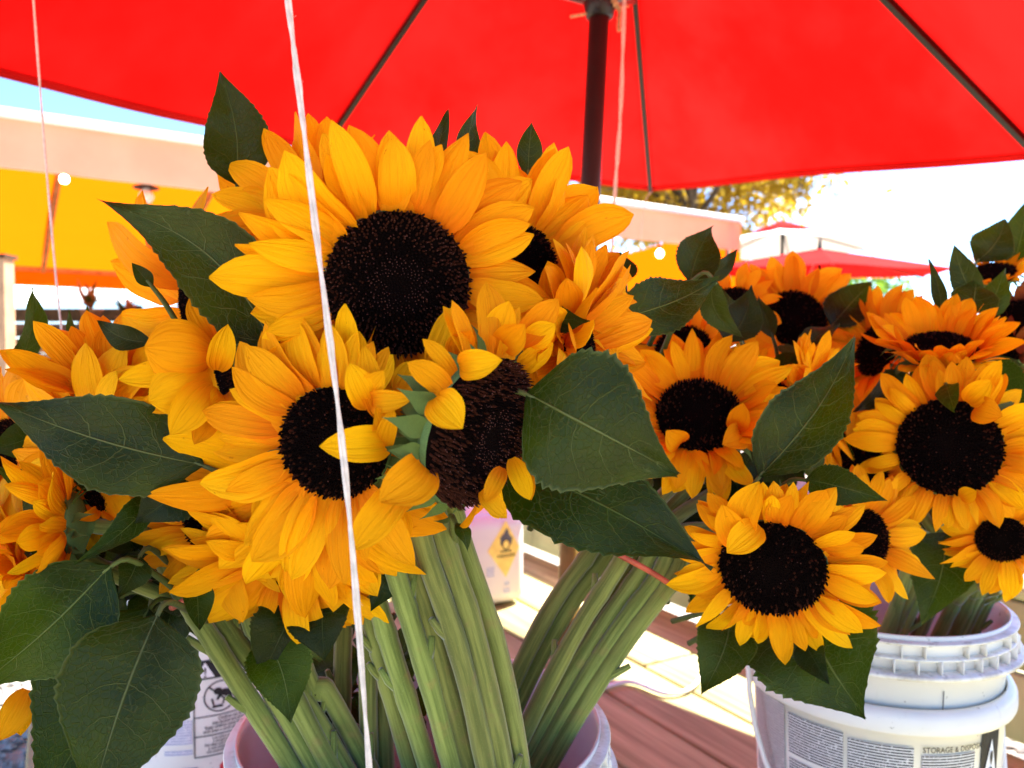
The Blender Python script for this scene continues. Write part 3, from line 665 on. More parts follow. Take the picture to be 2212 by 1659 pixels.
# ------------------------------------------------------------------ square jug with hazard diamond
jr = V((.047, 2.271, DZ)); jl = jr-DN*.30; jc = (jr+jl)/2 + V((-DN.y, DN.x, 0))*.12; JH = .265
jug = tag(empty('plastic_jug', (jc.x, jc.y, DZ+.001), math.atan2(DN.y, DN.x)), 'white square plastic jug with a yellow oxidizer diamond, behind the centre stems', 'jug')
link('body', bevelbox('body', (.30, .24, JH), .042, 6), jug, 'jug_plastic', Matrix.Translation((0, 0, JH/2)))
g = G(); g.lathe([(.0, JH+.035), (.028, JH+.034), (.03, JH+.03), (.03, JH+.004), (.036, JH+.002), (.036, JH-.006)], 24, (-.07, 0, 0)); link('screw_cap', g.me('screw_cap'), jug, 'white_print')
g = G(); g.tube(spline([(.0, 0, JH-.005), (.01, 0, JH+.03), (.05, 0, JH+.035), (.09, 0, JH+.03), (.10, 0, JH-.005)], 5), .011, 10); link('grip', g.me('grip'), jug, 'jug_plastic')
def jp(name, pts, mat, off): link(name, mesh(name, [(x, -.12-off, z) for x, z in pts], [tuple(range(len(pts)))], [(0, 0)]*len(pts), False), jug, mat)
dx, dz, ds = .075, .165, .082
jp('hazard_diamond', [(dx-ds*.72, dz), (dx, dz-ds), (dx+ds*.55, dz), (dx, dz+ds)], 'yellow_print', .001)
jp('flame_symbol', [(dx-.018, dz+.012), (dx+.018, dz+.012), (dx+.021, dz+.03), (dx+.010, dz+.043), (dx+.004, dz+.062), (dx-.006, dz+.048), (dx-.019, dz+.034)], 'grey_ink', .002)
jp('circle_symbol', [(dx+.013*cos(t*pi/8), dz+.013+.016*sin(t*pi/8)) for t in range(16)], 'black_ink', .0022)
jp('circle_symbol', [(dx+.0095*cos(t*pi/8), dz+.013+.012*sin(t*pi/8)) for t in range(16)], 'yellow_print', .0028)
jp('symbol_base', [(dx-.018, dz-.008), (dx+.018, dz-.008), (dx+.018, dz-.004), (dx-.018, dz-.004)], 'black_ink', .002)
def jt(body, x, z, s, mat):
    me = text_mesh(body, s, 'CENTER')
    for v in me.vertices: v.co = V((x+v.co.x, -.122, z+v.co.y))
    me.materials.clear(); link('lettering', me, jug, mat)
jt('OXIDIZER', dx, dz-.023, .013, 'black_ink')
jp('blue_bar', [(-.075, .142), (-.033, .142), (-.033, .147), (-.075, .147)], 'blue_ink', .001)
for k, (x, z, ww, hh) in enumerate(((-.05, .165, .05, .03), (-.05, .10, .05, .012), (-.05, .06, .055, .03), (.025, .105, .024, .028), (.078, .066, .016, .012), (.078, .045, .022, .014))):
    me = mesh('text_block', [(x-ww/2, -.121, z-hh/2), (x+ww/2, -.121, z-hh/2), (x+ww/2, -.121, z+hh/2), (x-ww/2, -.121, z+hh/2)], [(0, 1, 2, 3)], [(0, 0), (ww*250, 0), (ww*250, hh*180), (0, hh*180)], False); link('text_block', me, jug, 'faint_print')

# ------------------------------------------------------------------ strings
def string(label, pts, rad, strands, n, hairs=0, mat='twine', seed=1):
    pts = spline(pts, n); g = G(); r = random.Random(seed); base = pts[0]
    for s in range(strands):
        off = []
        for i, p in enumerate(pts):
            t = i/len(pts); a = t*22+s*2*pi/strands
            off.append(p-base+V((cos(a), sin(a), 0))*rad*(.62 if strands > 1 else 0)+V((r.gauss(0, .05), r.gauss(0, .05), 0))*rad)
        g.tube(off, [rad*(.78 if strands > 1 else 1)*(1+.1*sin(i*1.3+s)) for i in range(len(off))], 7)
    for k in range(hairs):
        p = pts[r.randrange(len(pts))]-base; d = V((r.gauss(0, 1), r.gauss(0, .4), r.gauss(0, 1))).normalized(); g.tube([p, p+d*rad*2, p+d*rad*3+V((0, 0, r.gauss(0, 1)*rad))], rad*.06, 3)
    return tag(link('twine_string', g.me('twine_string'), None, mat, Matrix.Translation(base)), label, 'string', 'strings hanging from the umbrella')
string('thick pale twine hanging close to the camera in front of the largest sunflower', [P(575, -420, .39), P(622, 0, .38), P(650, 230, .375), P(690, 560, .37), P(730, 880, .37), P(762, 1200, .372), P(800, 1690, .38)], .00122, 2, 14, 8)
string('thin pale string before the yellow tent at far left', [P(55, -200, .95), P(72, 0, .95), P(95, 300, .95), P(121, 600, .95), P(140, 780, .95)], .0013, 1, 8)
string('doubled pale string hanging beside the dark umbrella pole', [P(1356, -250, 1.55), P(1349, 0, 1.55), P(1340, 250, 1.55), P(1328, 420, 1.55), P(1321, 560, 1.55)], .0028, 2, 8)
string('faint thin string hanging from the umbrella corner near the far strut', [P(1406, 415, 2.85), P(1396, 430, 2.85), P(1388, 470, 2.85), P(1384, 520, 2.85)], .0014, 1, 4)

# ------------------------------------------------------------------ sunflowers
def petal_set(mat, seed, n=16):
    r = random.Random(seed); out = []
    for k in range(n):
        kind = k % 8
        pr_ = pf_blunt if kind == 5 else pf_petal
        a = dict(bend=r.uniform(-.02, .08), curl=0, curve=r.uniform(-.05, .05), cup=r.uniform(-.10, .32), twist=r.uniform(-.35, .35), wave=r.uniform(.004, .016))
        if kind == 1: a.update(bend=.16, curl=.12)
        if kind == 2: a.update(bend=-.10, cup=.45)
        if kind == 3: a.update(twist=r.choice((-1, 1))*.9, bend=.05)
        if kind == 4: a.update(bend=.13, cup=-.25)
        if kind == 6: a.update(curve=r.choice((-1, 1))*.1, cup=.5)
        q = blade((0, 0, 0), (1, 0, 0), (0, 0, 1), r.uniform(.33, .43), pr_, nl=10, nw=4, seed=k, **a)
        me = mesh('petal', *q); me.materials.append(MAT[mat]); out.append(me)
    return out
PET = {m_: petal_set(m_, 11+i) for i, m_ in enumerate(('petal', 'petal_orange', 'petal_maroon'))}
BR = []
for k in range(6):
    q = blade((0, 0, 0), (1, 0, 0), (0, 0, 1), .34, pf_bract, bend=.06+.03*k, curl=.05*(k % 3), cup=.35, twist=rnd(-.4, .4), curve=rnd(-.08, .08), nl=8, nw=2, seed=k)
    me = mesh('bract', *q); me.materials.append(MAT['bract']); BR.append(me)
def dome(r): return .20*(1-.8*r*r)-.07*math.exp(-(r/.22)**2)
HEAD = None
g = G()
front = [(.001, dome(0))]+[(k/8, dome(k/8)) for k in range(1, 8)]+[(.97, dome(.97)-.01), (1.0, -.03)]
g.lathe(front, 36, mi=0)
g.lathe([(1.0, -.03), (1.03, -.10), (.98, -.20), (.78, -.34), (.48, -.46), (.25, -.56), (.19, -.72)], 36, mi=1)
HEAD = g.me('flower_head'); HEAD.materials.append(MAT['disc']); HEAD.materials.append(MAT['green_head'])
def florets(n, seed, sc_=1.0):
    r = random.Random(seed); g = G()
    for k in range(n):
        rr = sqrt((k+.5)/n); a = k*2.399963+r.gauss(0, .03); p = V((rr*cos(a), rr*sin(a), dome(rr)-.01)); rad = V((cos(a), sin(a), 0)); tan = V((-sin(a), cos(a), 0))
        wb = .8*sc_/sqrt(n)
        if rr < .34: h = .035+.05*rr+r.uniform(0, .015); lean = -.12; wb *= .85
        elif rr < .62: h = .075+r.uniform(-.02, .035); lean = .1
        else: h = .085+r.uniform(-.015, .03); lean = .1+.9*max(0, rr-.72)+r.gauss(0, .06)
        ax = (V((0, 0, 1))+rad*lean+tan*r.gauss(0, .07)).normalized(); t = p+ax*h
        mi = 0 if rr < .3 else (1 if r.random() < ((.12 if rr < .55 else .5 if rr < .75 else .85) if n > 1000 else (.1 if rr < .7 else .3)) else 0)
        m = p+ax*h*.55
        g.add([p-rad*wb, p-tan*wb, p+rad*wb, p+tan*wb, m-rad*wb*.75, m-tan*wb*.75, m+rad*wb*.75, m+tan*wb*.75, t], [(0, 1, 5, 4), (1, 2, 6, 5), (2, 3, 7, 6), (3, 0, 4, 7), (4, 5, 8), (5, 6, 8), (6, 7, 8), (7, 4, 8)], None, mi)
        if .16 < rr and r.random() < ((.75 if rr < .40 else .12 if rr < .62 else .30) if n > 1000 else (.06 if rr < .4 else .02)):
            s = wb*r.uniform(.28, .5); t = t+ax*s*.3
            g.add([t-rad*s, t-tan*s, t+rad*s, t+tan*s, t+ax*s*1.3, t-ax*s], [(0, 1, 4), (1, 2, 4), (2, 3, 4), (3, 0, 4), (1, 0, 5), (2, 1, 5), (3, 2, 5), (0, 3, 5)], None, 2)
    me = g.me('florets', False)
    for m_ in ('floret', 'floret_brown', 'floret_tip'): me.materials.append(MAT[m_])
    return me
FL = [florets(1500, 1), florets(900, 2, 1.05), florets(900, 3, 1.05)]
SF = {}
def frame(c, theta, phi, roll=0):
    e = tocam(c); r = (RT-e*RT.dot(e)).normalized(); u = e.cross(r); th, ph = radians(theta), radians(phi)
    n = e*cos(th)+(r*cos(ph)+u*sin(ph))*sin(th); x = (r-n*r.dot(n))
    if x.length < .15: x = u-n*u.dot(n)
    x.normalize(); y = n.cross(x)
    return Matrix((x, y, n)).transposed()
def stem_path(c, n, R, s):
    (u1, v1, d1), (u2, v2, d2), bk = s
    a, b = P(u1, v1, d1), P(u2, v2, d2); dr = (b-a).normalized(); bo = BUK[bk]
    t = (bo[2]+.014-b.z)/dr.z; f = b+dr*t; h = V((f.x-bo[0], f.y-bo[1])); 
    if h.length > bo[3]: h = h*(bo[3]/h.length)
    f = V((bo[0]+h.x, bo[1]+h.y, bo[2]+.014))
    top = c-n*R*.62; neck = c-n*(R*.62+.035)+V((0, 0, -.012))
    up = a-dr*min(.05, .35*(a-neck).length)
    return [top, neck, up, a, b, f]
BUK = {'c': (cb.x, cb.y, DZ, .118), 'r': (rbt.x, rbt.y, rbt.z-.33, .10), 'b': (cb.x-.01, cb.y+.03, DZ, .118)}
def sunflower(key, label, u, v, d, Rpx, Tpx, theta, phi, elev, stem, n=(16, 15), seed=0, mat='petal', ea=0, ep=0, la=0, lp_=0, gaps=(), nb=18, jit=11, bs=1.0, bel=0, bw=1.15, srad=.0073, ws=1.1, stemmat='stem'):
    r = random.Random(seed+100); c = P(u, v, d); R = Rpx*d/FPX; F = frame(c, theta, phi); nrm = F.col[2].copy()
    path = stem_path(c, nrm, R, stem); foot = path[-1]
    root = tag(empty('sunflower', foot), label, 'sunflower', 'cut sunflowers in the buckets')
    head = link('flower_head', HEAD, root, None, Matrix.Translation(c-foot) @ F.to_4x4() @ Matrix.Scale(R, 4))
    fo = link('florets', FL[0] if Rpx > 130 else FL[1+seed % 2], head, None, Matrix.Rotation(r.uniform(0, 6), 4, 'Z')); fo['kind'] = 'stuff'
    L0 = (Tpx-.86*Rpx)*d/FPX
    for row, cnt in enumerate(n):
        for k in range(cnt):
            az = 360*(k+.5*row+r.uniform(-.32, .32))/cnt
            if any(a <= az % 360 <= b for a, b in gaps): continue
            ca = cos(radians(az-ep)); el = elev+ea*ca+r.gauss(0, jit)-7*row; L = L0*(1+la*cos(radians(az-lp_)))*r.uniform(.74, 1.12)*(1.0 if row else .94)*(1 if row < 2 else .86)
            rot = Matrix.Rotation(radians(az), 4, 'Z') @ Matrix.Translation((.90+.03*row, 0, -.03-.05*row)) @ Matrix.Rotation(-radians(el), 4, 'Y') @ Matrix.Rotation(r.gauss(0, .22), 4, 'X') @ Matrix.Rotation(r.gauss(0, .10), 4, 'Z')
            s = L/R; link('petal', r.choice(PET[mat]), head, None, rot @ Matrix.Diagonal((s, s*r.uniform(.8, 1.12)*ws, s*r.uniform(.7, 1.2), 1)))
    for k in range(nb):
        az = 360*(k+r.uniform(-.3, .3))/nb; el = -30-24*(k % 2)+r.gauss(0, 10)+bel
        rot = Matrix.Rotation(radians(az), 4, 'Z') @ Matrix.Translation((1.0-.12*(k % 2), 0, -.12-.12*(k % 2))) @ Matrix.Rotation(-radians(el), 4, 'Y') @ Matrix.Rotation(r.gauss(0, .25), 4, 'X')
        s = r.uniform(.5, .85)*bs; link('bract', r.choice(BR), head, None, rot @ Matrix.Diagonal((s, s*bw, s, 1)))
    pts = spline(path, 12); m = len(pts); rad = []
    nodes = [r.uniform(.42, .52), r.uniform(.55, .68), r.uniform(.70, .78), r.uniform(.80, .88)]
    for i in range(m):
        t = i/(m-1); q = srad*(.72+.3*min(1, t*1.6))
        for nd in nodes: q *= 1+.11*math.exp(-((t-nd)/.012)**2)
        rad.append(q*(1+.008*sin(i*1.7+seed)))
    pts = [p+V((noise.noise(p*9+V((seed, 0, 0))), noise.noise(p*9+V((0, seed, 5))), 0))*.0012 for p in pts]
    g = G(); g.tube([p-foot for p in pts], rad, 12)
    for nd in nodes:
        i = min(m-2, int(nd*(m-1))); p = pts[i]-foot; t = (pts[i]-pts[i+1]).normalized(); e = tocam(pts[i]); sd = t.cross(e).normalized()*r.choice((-1, 1))+e*r.uniform(-.2, .5); sd.normalize()
        if r.random() < .75: g.tube([p+sd*srad*.5-t*.004, p+sd*srad*1.15+t*.004, p+sd*srad*r.uniform(1.5, 2.0)+t*r.uniform(.010, .016)], [srad*.55, srad*.42, srad*.30], 7)
    link('stem', g.me('stem'), root, stemmat)
    SF[key] = root, head, R, c, nrm
def leaf(key, b, t, wpx, bend=.05, roll=0, curve=0, fold=.2, mat='leaf', prof=pf_leaf, curl=0, twist=0, wave=.036, serr=.085, seed=None, holes=(), nl=42, nw=8):
    root = SF[key][0]; B, T = P(*b), P(*t); dm = (b[2]+t[2])/2; e = tocam((B+T)/2); X = (T-B).normalized(); nn = (e-X*e.dot(X)).normalized()
    nn = Matrix.Rotation(radians(roll), 3, X) @ nn
    q = blade(B-root.location, T-root.location, nn, wpx*dm/FPX, prof, bend=bend*2.3, curl=curl+.16, curve=curve, fold=fold*1.2, cup=.12*sin(b[1]*.7), twist=twist+.55*sin(b[0]), wave=wave, serr=serr, nl=nl, nw=nw, seed=int(b[0]*7+b[1]) if seed is None else seed, holes=holes)
    g = G(); g.add(*q); c = SF[key][3]; tg = c*.62+root.location*.38; Bl = B-root.location     # the blade and its stalk, which runs back to the bunch
    d = ((tg-B).normalized()+(B-EYE).normalized()*.6-X*.5).normalized(); L = min(.075, (tg-B).length*.6); k = len(g.v)
    g.tube(spline([Bl+X*.006, Bl-X*.008+d*.006, Bl+d*L*.5-X*.006, Bl+d*L], 4), [.0014+.00012*i for i in range(13)], 6)
    for i in range(k, len(g.v)): g.u[i] = (.5, .02)
    link('leaf', g.me('leaf'), root, mat)
    return B
def petal(key, b, t, wpx, bend=.06, roll=0, curve=0, cup=.25, twist=0, curl=0, prof=pf_petal, mat='petal'):
    root, head, R, c, nrm = SF[key]; B, T = P(*b), P(*t); dm = (b[2]+t[2])/2; e = tocam((B+T)/2); X = (T-B).normalized(); nn = (e-X*e.dot(X)).normalized(); nn = Matrix.Rotation(radians(roll), 3, X) @ nn
    q = blade(B, T, nn, wpx*dm/FPX, prof, bend=bend, curl=curl, curve=curve, cup=cup, twist=twist, wave=.012, nl=12, nw=6, seed=int(b[0]+b[1]))
    M = (Matrix.Translation(c) @ frame_of(key).to_4x4() @ Matrix.Scale(R, 4)).inverted()
    link('petal', mesh('petal', [M @ p for p in q[0]], q[1], q[2]), head, mat)
FR = {}
def frame_of(key): return SF[key][1].matrix_basis.to_3x3().normalized()

C1 = lambda a, b, d1=.53, d2=.575: ((a[0], a[1], d1), (b[0], b[1], d2), 'c')
# --- centre bouquet
sunflower('main', 'largest sunflower, facing the camera with a wide dark disc, behind the twine', 860, 615, .45, 157, 350, 8, -60, 12, C1((914, 1170), (1040, 1606), .51, .555), (22, 21, 18), 1, jit=8, ws=1.1)
sunflower('right_back', 'sunflower half hidden behind the right side of the largest one', 1130, 572, .53, 86, 290, 34, 15, 8, C1((986, 1130), (1120, 1625), .535, .575), (21, 20, 16), 2, ws=1.1)
sunflower('tilted', 'sunflower tilted right showing its dark disc edge and green bracts, below the largest', 1040, 935, .43, 168, 300, 56, -23, -14, C1((950, 1140), (1080, 1606), .515, .56), (15, 14), 3, nb=46, bs=.68, bel=-12, bw=1.8, gaps=((0, 50), (135, 265), (300, 360)))
sunflower('lower_left', 'sunflower with black disc crossed by the twine, at lower left of the largest', 722, 958, .44, 122, 300, 24, 210, 8, C1((882, 1185), (1003, 1606), .53, .57), (22, 21, 20), 4, ws=1.1, gaps=((310, 360), (0, 50)), la=.08, lp_=230)
sunflower('fan', 'sunflower with a fan of petals hanging down left, under the twine-crossed one', 668, 1052, .49, 90, 318, 36, 245, 8, C1((853, 1230), (964, 1606), .525, .565), (24, 24, 22, 20), 5, ws=1.1, la=.05, lp_=270, gaps=((25, 150),))
sunflower('fan_low', 'sunflower whose petals form the lowest tip of the hanging fan left of the twine', 620, 1214, .53, 76, 246, 50, 256, 14, C1((800, 1330), (885, 1640), .57, .60), (24, 23, 22), 34)
sunflower('fan_left', 'sunflower whose petals form the left end of the hanging fan', 464, 1146, .535, 72, 206, 44, 228, 10, ((585, 1410, .575), (705, 1640, .59), 'c'), (22, 21, 18), 35)
sunflower('top_left', 'sunflower behind the upper left of the largest, petals pointing up left', 685, 480, .545, 88, 262, 38, 130, 8, ((790, 1293, .60), (797, 1560, .62), 'b'), (21, 20, 16), 6, ws=1.1, stemmat='stem')
sunflower('left_side', 'sunflower in side view with petals pointing up left beneath the large dark leaf', 425, 672, .54, 78, 285, 70, 190, 26, C1((820, 1313), (918, 1640), .545, .58), (12, 11), 7, gaps=((310, 360), (0, 45)))
sunflower('cupped', 'sunflower with big cupped petals drooping left, left of the twine', 487, 800, .485, 70, 190, 78, 190, -10, ((815, 1300, .63), (832, 1640, .63), 'b'), (0, 0), 8, nb=22)
sunflower('fan_right', 'sunflower fanning its petals right behind the broad leaf, right of the tilted one', 1250, 752, .52, 76, 262, 66, 8, 30, ((1284, 1179, .69), (1104, 1483, .67), 'c'), (20, 19, 14), 9, ws=1.1)
# --- left bouquet
sunflower('left_up', 'sunflower with upright petals above the pointed leaf at the left', 245, 845, .57, 72, 225, 52, 85, 28, ((462, 1390, .565), (620, 1640, .585), 'c'), (20, 19, 14), 10, ws=1.1, ea=4, ep=90, gaps=((190, 350),))
sunflower('left_mid', 'sunflower below the pointed leaf at the left edge', 205, 965, .56, 72, 225, 44, 195, 8, ((502, 1375, .58), (668, 1630, .59), 'c'), (20, 19, 14), 11, ws=1.1)
sunflower('left_low', 'sunflower seen from its green back near the left edge, petals pointing left', 150, 1140, .53, 74, 215, 100, 186, 32, ((548, 1400, .59), (745, 1655, .60), 'c'), (20, 19, 14), 12, ws=1.1, nb=24)
sunflower('left_small', 'small sunflower with narrow upright petals above the green-backed one', 232, 1075, .555, 46, 120, 50, 70, 25, ((680, 1489, .60), (760, 1590, .61), 'c'), (12, 10), 13)
sunflower('left_cut', 'sunflower cut off by the left edge of the picture', 10, 965, .63, 60, 215, 55, 175, 10, ((742, 1330, .64), (735, 1600, .65), 'b'), (16, 15), 30, mat='petal_orange')
sunflower('left_corner', 'sunflower with petals pointing left below the green-backed one at the left edge', 45, 1235, .585, 60, 200, 80, 200, 26, ((590, 1425, .615), (690, 1640, .62), 'c'), (20, 19, 14), 33, ws=1.1)
# --- right leaning bunch
sunflower('right_mid', 'sunflower with upright petals and black disc right of the broad leaf', 1510, 897, .68, 92, 208, 33, 82, 20, ((1344, 1206, .66), (1137, 1573, .64), 'c'), (22, 21, 14), 14, ws=1.1, la=.06, lp_=90)
sunflower('right_front', 'large sunflower facing down right above the nested white buckets', 1668, 1228, .60, 112, 222, 30, 262, 10, ((1447, 1262, .665), (1224, 1590, .645), 'c'), (24, 23, 18), 15, ws=1.1, ea=9, ep=100, la=.06, lp_=-45)
sunflower('right_front_back', 'sunflower peeking out right behind the large one above the buckets', 1862, 1165, .66, 66, 165, 38, -10, 6, ((1420, 1250, .67), (1204, 1573, .65), 'c'), (20, 19, 14), 16, ws=1.1)
sunflower('right_fan', 'sunflower with upright petals directly above the long folded leaf', 1722, 822, .82, 55, 125, 74, 92, 38, ((1387, 1229, .68), (1170, 1573, .655), 'c'), (14, 13), 17)
sunflower('right_side', 'sunflower in side view fanning right beside the long folded leaf', 1752, 868, .75, 52, 160, 72, 10, 24, ((1370, 1215, .70), (1155, 1573, .67), 'c'), (20, 19, 14), 31, ws=1.1)
sunflower('right_behind', 'sunflower hidden behind the upright-petalled one right of the broad leaf', 1475, 752, .80, 60, 150, 40, 105, 18, ((1317, 1186, .70), (1120, 1516, .675), 'c'), (14, 13), 18, mat='petal_orange')
# --- right bucket
RS = lambda a, b: ((a[0], a[1], .90), (b[0], b[1], .93), 'r')
sunflower('far_round', 'blurred sunflower with tilted black disc below the far red umbrella', 1716, 690, .98, 68, 150, 30, 60, 12, RS((1975, 1216), (1918, 1353)), (21, 20, 14), 19, ws=1.1, mat='petal_orange')
sunflower('right_face', 'round sunflower facing the camera above the ribbed bucket at right', 2050, 965, .70, 104, 198, 9, 20, 4, RS((2005, 1235), (1950, 1355)), (22, 21, 18), 20, ws=1.1)
sunflower('right_cup', 'cup-shaped sunflower facing up with curly bracts, above the round one at right', 2030, 755, .77, 74, 168, 62, 86, 48, RS((2042, 1240), (1990, 1355)), (21, 20, 14), 21, ws=1.1, nb=26, ea=-4, ep=90)
sunflower('right_edge_low', 'small sunflower at the right edge just above the bucket rim', 2165, 1165, .72, 52, 135, 26, 280, 4, RS((2145, 1273), (2108, 1350)), (20, 19, 14), 22, ws=1.1)
sunflower('right_mid_low', 'sunflower in side view between the folded leaf and the round right one', 1865, 1010, .76, 66, 172, 48, 15, 12, RS((2075, 1285), (2035, 1355)), (20, 19, 14), 23, ws=1.1)
sunflower('right_top', 'small orange sunflower at the top right below two upright leaves', 2145, 592, .92, 46, 84, 62, 95, 35, RS((2108, 1270), (2072, 1350)), (14, 12), 24, mat='petal_orange')
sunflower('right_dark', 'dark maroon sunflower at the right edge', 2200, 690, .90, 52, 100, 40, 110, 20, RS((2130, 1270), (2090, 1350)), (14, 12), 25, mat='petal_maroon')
sunflower('right_blur', 'blurred orange sunflower left of the cup-shaped one', 1895, 755, .92, 60, 142, 52, 160, 14, RS((1990, 1230), (1935, 1355)), (20, 19, 14), 26, ws=1.1, mat='petal_orange')
sunflower('far_orange', 'blurred orange sunflower peeking out behind the leaves right of the pole', 1580, 668, .95, 55, 120, 35, 110, 12, RS((1960, 1230), (1925, 1355)), (14, 13), 27, mat='petal_orange')
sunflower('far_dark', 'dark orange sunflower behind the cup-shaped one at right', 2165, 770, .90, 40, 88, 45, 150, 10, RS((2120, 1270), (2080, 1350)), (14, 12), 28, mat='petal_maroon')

# --- single petals that the photograph shows folded or drooping
T = 'tilted'
for a in (
    ((1000, 800, .425), (1015, 713, .40), 62, dict(bend=-.1, curve=.12)), ((1055, 770, .43), (1100, 650, .42), 70, dict(cup=.3)), ((1085, 750, .43), (1135, 700, .40), 70, dict(cup=.3)),
    ((1120, 745, .44), (1207, 645, .43), 62, dict()), ((1140, 740, .44), (1200, 700, .43), 56, dict(bend=.1)), ((992, 792, .405), (1085, 778, .385), 66, dict(cup=.4, bend=.1)),
    ((940, 858, .395), (1000, 925, .37), 86, dict(prof=pf_blunt, bend=.12)), ((930, 800, .44), (985, 660, .44), 60, dict()),
    ((845, 955, .42), (690, 965, .385), 80, dict(bend=.12)), ((925, 990, .41), (820, 1085, .375), 104, dict(bend=.10, prof=pf_blunt, curve=.08)),
    ((870, 1050, .42), (760, 1190, .40), 80, dict(bend=.08)),
    ((1040, 1060, .43), (1095, 1120, .42), 42, dict(mat='petal_orange')), ((1085, 1010, .435), (1050, 1085, .42), 40, dict()), ((1120, 800, .45), (1195, 740, .44), 50, dict()), ((1105, 990, .44), (1145, 1080, .43), 45, dict())):
    petal(T, a[0], a[1], a[2], **a[3])
K = 'lower_left'
for a in (
    ((790, 850, .425), (830, 800, .40), 55, dict(bend=.15, prof=pf_blunt)), ((800, 880, .42), (755, 785, .40), 66, dict(bend=.12)), ((800, 870, .42), (895, 860, .395), 50, dict(bend=.15, cup=.4)),
    ((815, 900, .42), (785, 745, .41), 50, dict(bend=.1)), ((820, 985, .42), (850, 880, .40), 44, dict()), ((835, 960, .42), (812, 880, .40), 52, dict(twist=.6)), ((860, 850, .43), (900, 780, .43), 60, dict())):
    petal(K, a[0], a[1], a[2], **a[3])
K = 'cupped'
for a in (
    ((462, 765, .47), (312, 752, .44), 138, dict(prof=pf_blunt, cup=-.35, bend=.14)), ((455, 815, .47), (322, 868, .44), 108, dict(prof=pf_blunt, cup=-.3, bend=.12)), ((455, 830, .465), (368, 940, .44), 82, dict(bend=.1)),
    ((470, 800, .47), (492, 700, .45), 56, dict(bend=.08, cup=.4)), ((440, 790, .48), (255, 820, .46), 60, dict(bend=.08)), ((478, 850, .47), (455, 870, .45), 40, dict()), ((490, 850, .47), (530, 905, .45), 48, dict()),
    ((460, 730, .48), (408, 645, .47), 52, dict(cup=.4)), ((470, 870, .475), (420, 960, .45), 55, dict()), ((450, 840, .48), (300, 880, .465), 60, dict())):
    petal(K, a[0], a[1], a[2], **a[3])
K = 'fan_right'
for a in (((1225, 980, .50), (1240, 1105, .485), 40, {}), ((1270, 1000, .50), (1318, 1095, .485), 42, {}), ((1300, 990, .50), (1390, 1042, .49), 46, {}), ((1120, 990, .47), (1148, 1080, .455), 42, {}), ((1185, 735, .50), (1200, 770, .48), 60, dict(prof=pf_blunt))):
    petal(K, a[0], a[1], a[2], **a[3])
K = 'left_low'
for a in (((60, 1490, .50), (0, 1600, .48), 60, dict(mat='petal_orange')), ((50, 1500, .51), (45, 1590, .49), 44, {})): petal(K, a[0], a[1], a[2], **a[3])
K = 'right_front'
for a in (((1600, 1170, .585), (1640, 1040, .575), 70, dict(cup=.4, curve=.1)), ((1590, 1180, .585), (1560, 1090, .57), 62, {}), ((1640, 1135, .58), (1570, 1195, .565), 66, dict(bend=.15))): petal(K, a[0], a[1], a[2], **a[3])
K = 'right_mid'
for a in (((1470, 960, .665), (1440, 930, .64), 56, dict(prof=pf_blunt, bend=.15)), ((1490, 975, .66), (1510, 1045, .645), 66, {}), ((1590, 930, .66), (1605, 870, .64), 48, dict(cup=.4)), ((1600, 940, .66), (1560, 960, .635), 60, dict(prof=pf_blunt, bend=.2)), ((1550, 985, .665), (1555, 1095, .66), 52, {})): petal(K, a[0], a[1], a[2], **a[3])
K = 'right_face'
for a in (((2090, 870, .695), (2140, 820, .67), 50, dict(cup=.4)), ((2105, 880, .69), (2165, 900, .665), 60, dict(bend=.15)), ((2075, 1075, .69), (2110, 1060, .67), 36, dict(prof=pf_blunt))): petal(K, a[0], a[1], a[2], **a[3])

# --- leaves: base, tip, width
leaf('top_left', (512, 400, .57), (476, 155, .55), 138, .05, 12, -.05, mat='leaf_dark')
leaf('left_side', (600, 765, .478), (214, 432, .455), 178, .04, 0, -.13, fold=.18)
leaf('left_up', (440, 1005, .475), (-14, 866, .445), 195, .05, 0, .03, fold=.1)
leaf('left_low', (238, 1222, .50), (-70, 1500, .465), 215, .04, 0, .03)
leaf('left_mid', (338, 1330, .47), (190, 1760, .42), 268, .05, 4, -.02)
leaf('left_small', (320, 1315, .53), (70, 1760, .46), 285, .04, 12, .03, mat='leaf_dark')
leaf('fan', (575, 1375, .555), (628, 1562, .53), 128, .05, 0, .06)
leaf('fan', (700, 1270, .56), (700, 1430, .53), 150, .05, 20, 0, mat='leaf_dark')
leaf('fan', (640, 1300, .56), (560, 1470, .54), 150, .05, -10, 0, mat='leaf_dark')
leaf('lower_left', (870, 1165, .54), (800, 1320, .52), 100, .05, -20, 0, mat='leaf_dark')
leaf('fan_right', (1138, 850, .43), (1466, 1024, .395), 300, .05, 0, .0, fold=.1)
leaf('fan_right', (1060, 985, .50), (1538, 1230, .465), 220, .05, 0, .03, mat='leaf_dark')
leaf('fan_right', (1170, 700, .49), (1275, 692, .47), 60, .04, 0, .05)
leaf('right_back', (1000, 400, .535), (1030, 226, .53), 62, .03, 18, .04, prof=pf_slim, serr=.02)
leaf('right_back', (1140, 385, .57), (1150, 264, .57), 60, .03, 10, .02, prof=pf_slim, serr=.02)
leaf('main', (898, 400, .53), (966, 238, .55), 52, .03, 25, -.06, prof=pf_slim, serr=.02)
leaf('main', (905, 400, .535), (895, 300, .54), 60, .1, 30, .1, mat='leaf_dark')
leaf('right_behind', (1330, 690, .60), (1552, 602, .62), 118, .05, 0, -.04)
leaf('right_behind', (1540, 600, .62), (1605, 730, .63), 62, -.05, 0, -.18, prof=pf_slim)
leaf('right_behind', (1490, 612, .70), (1540, 488, .72), 92, .03, 0, .05, mat='leaf_dark')
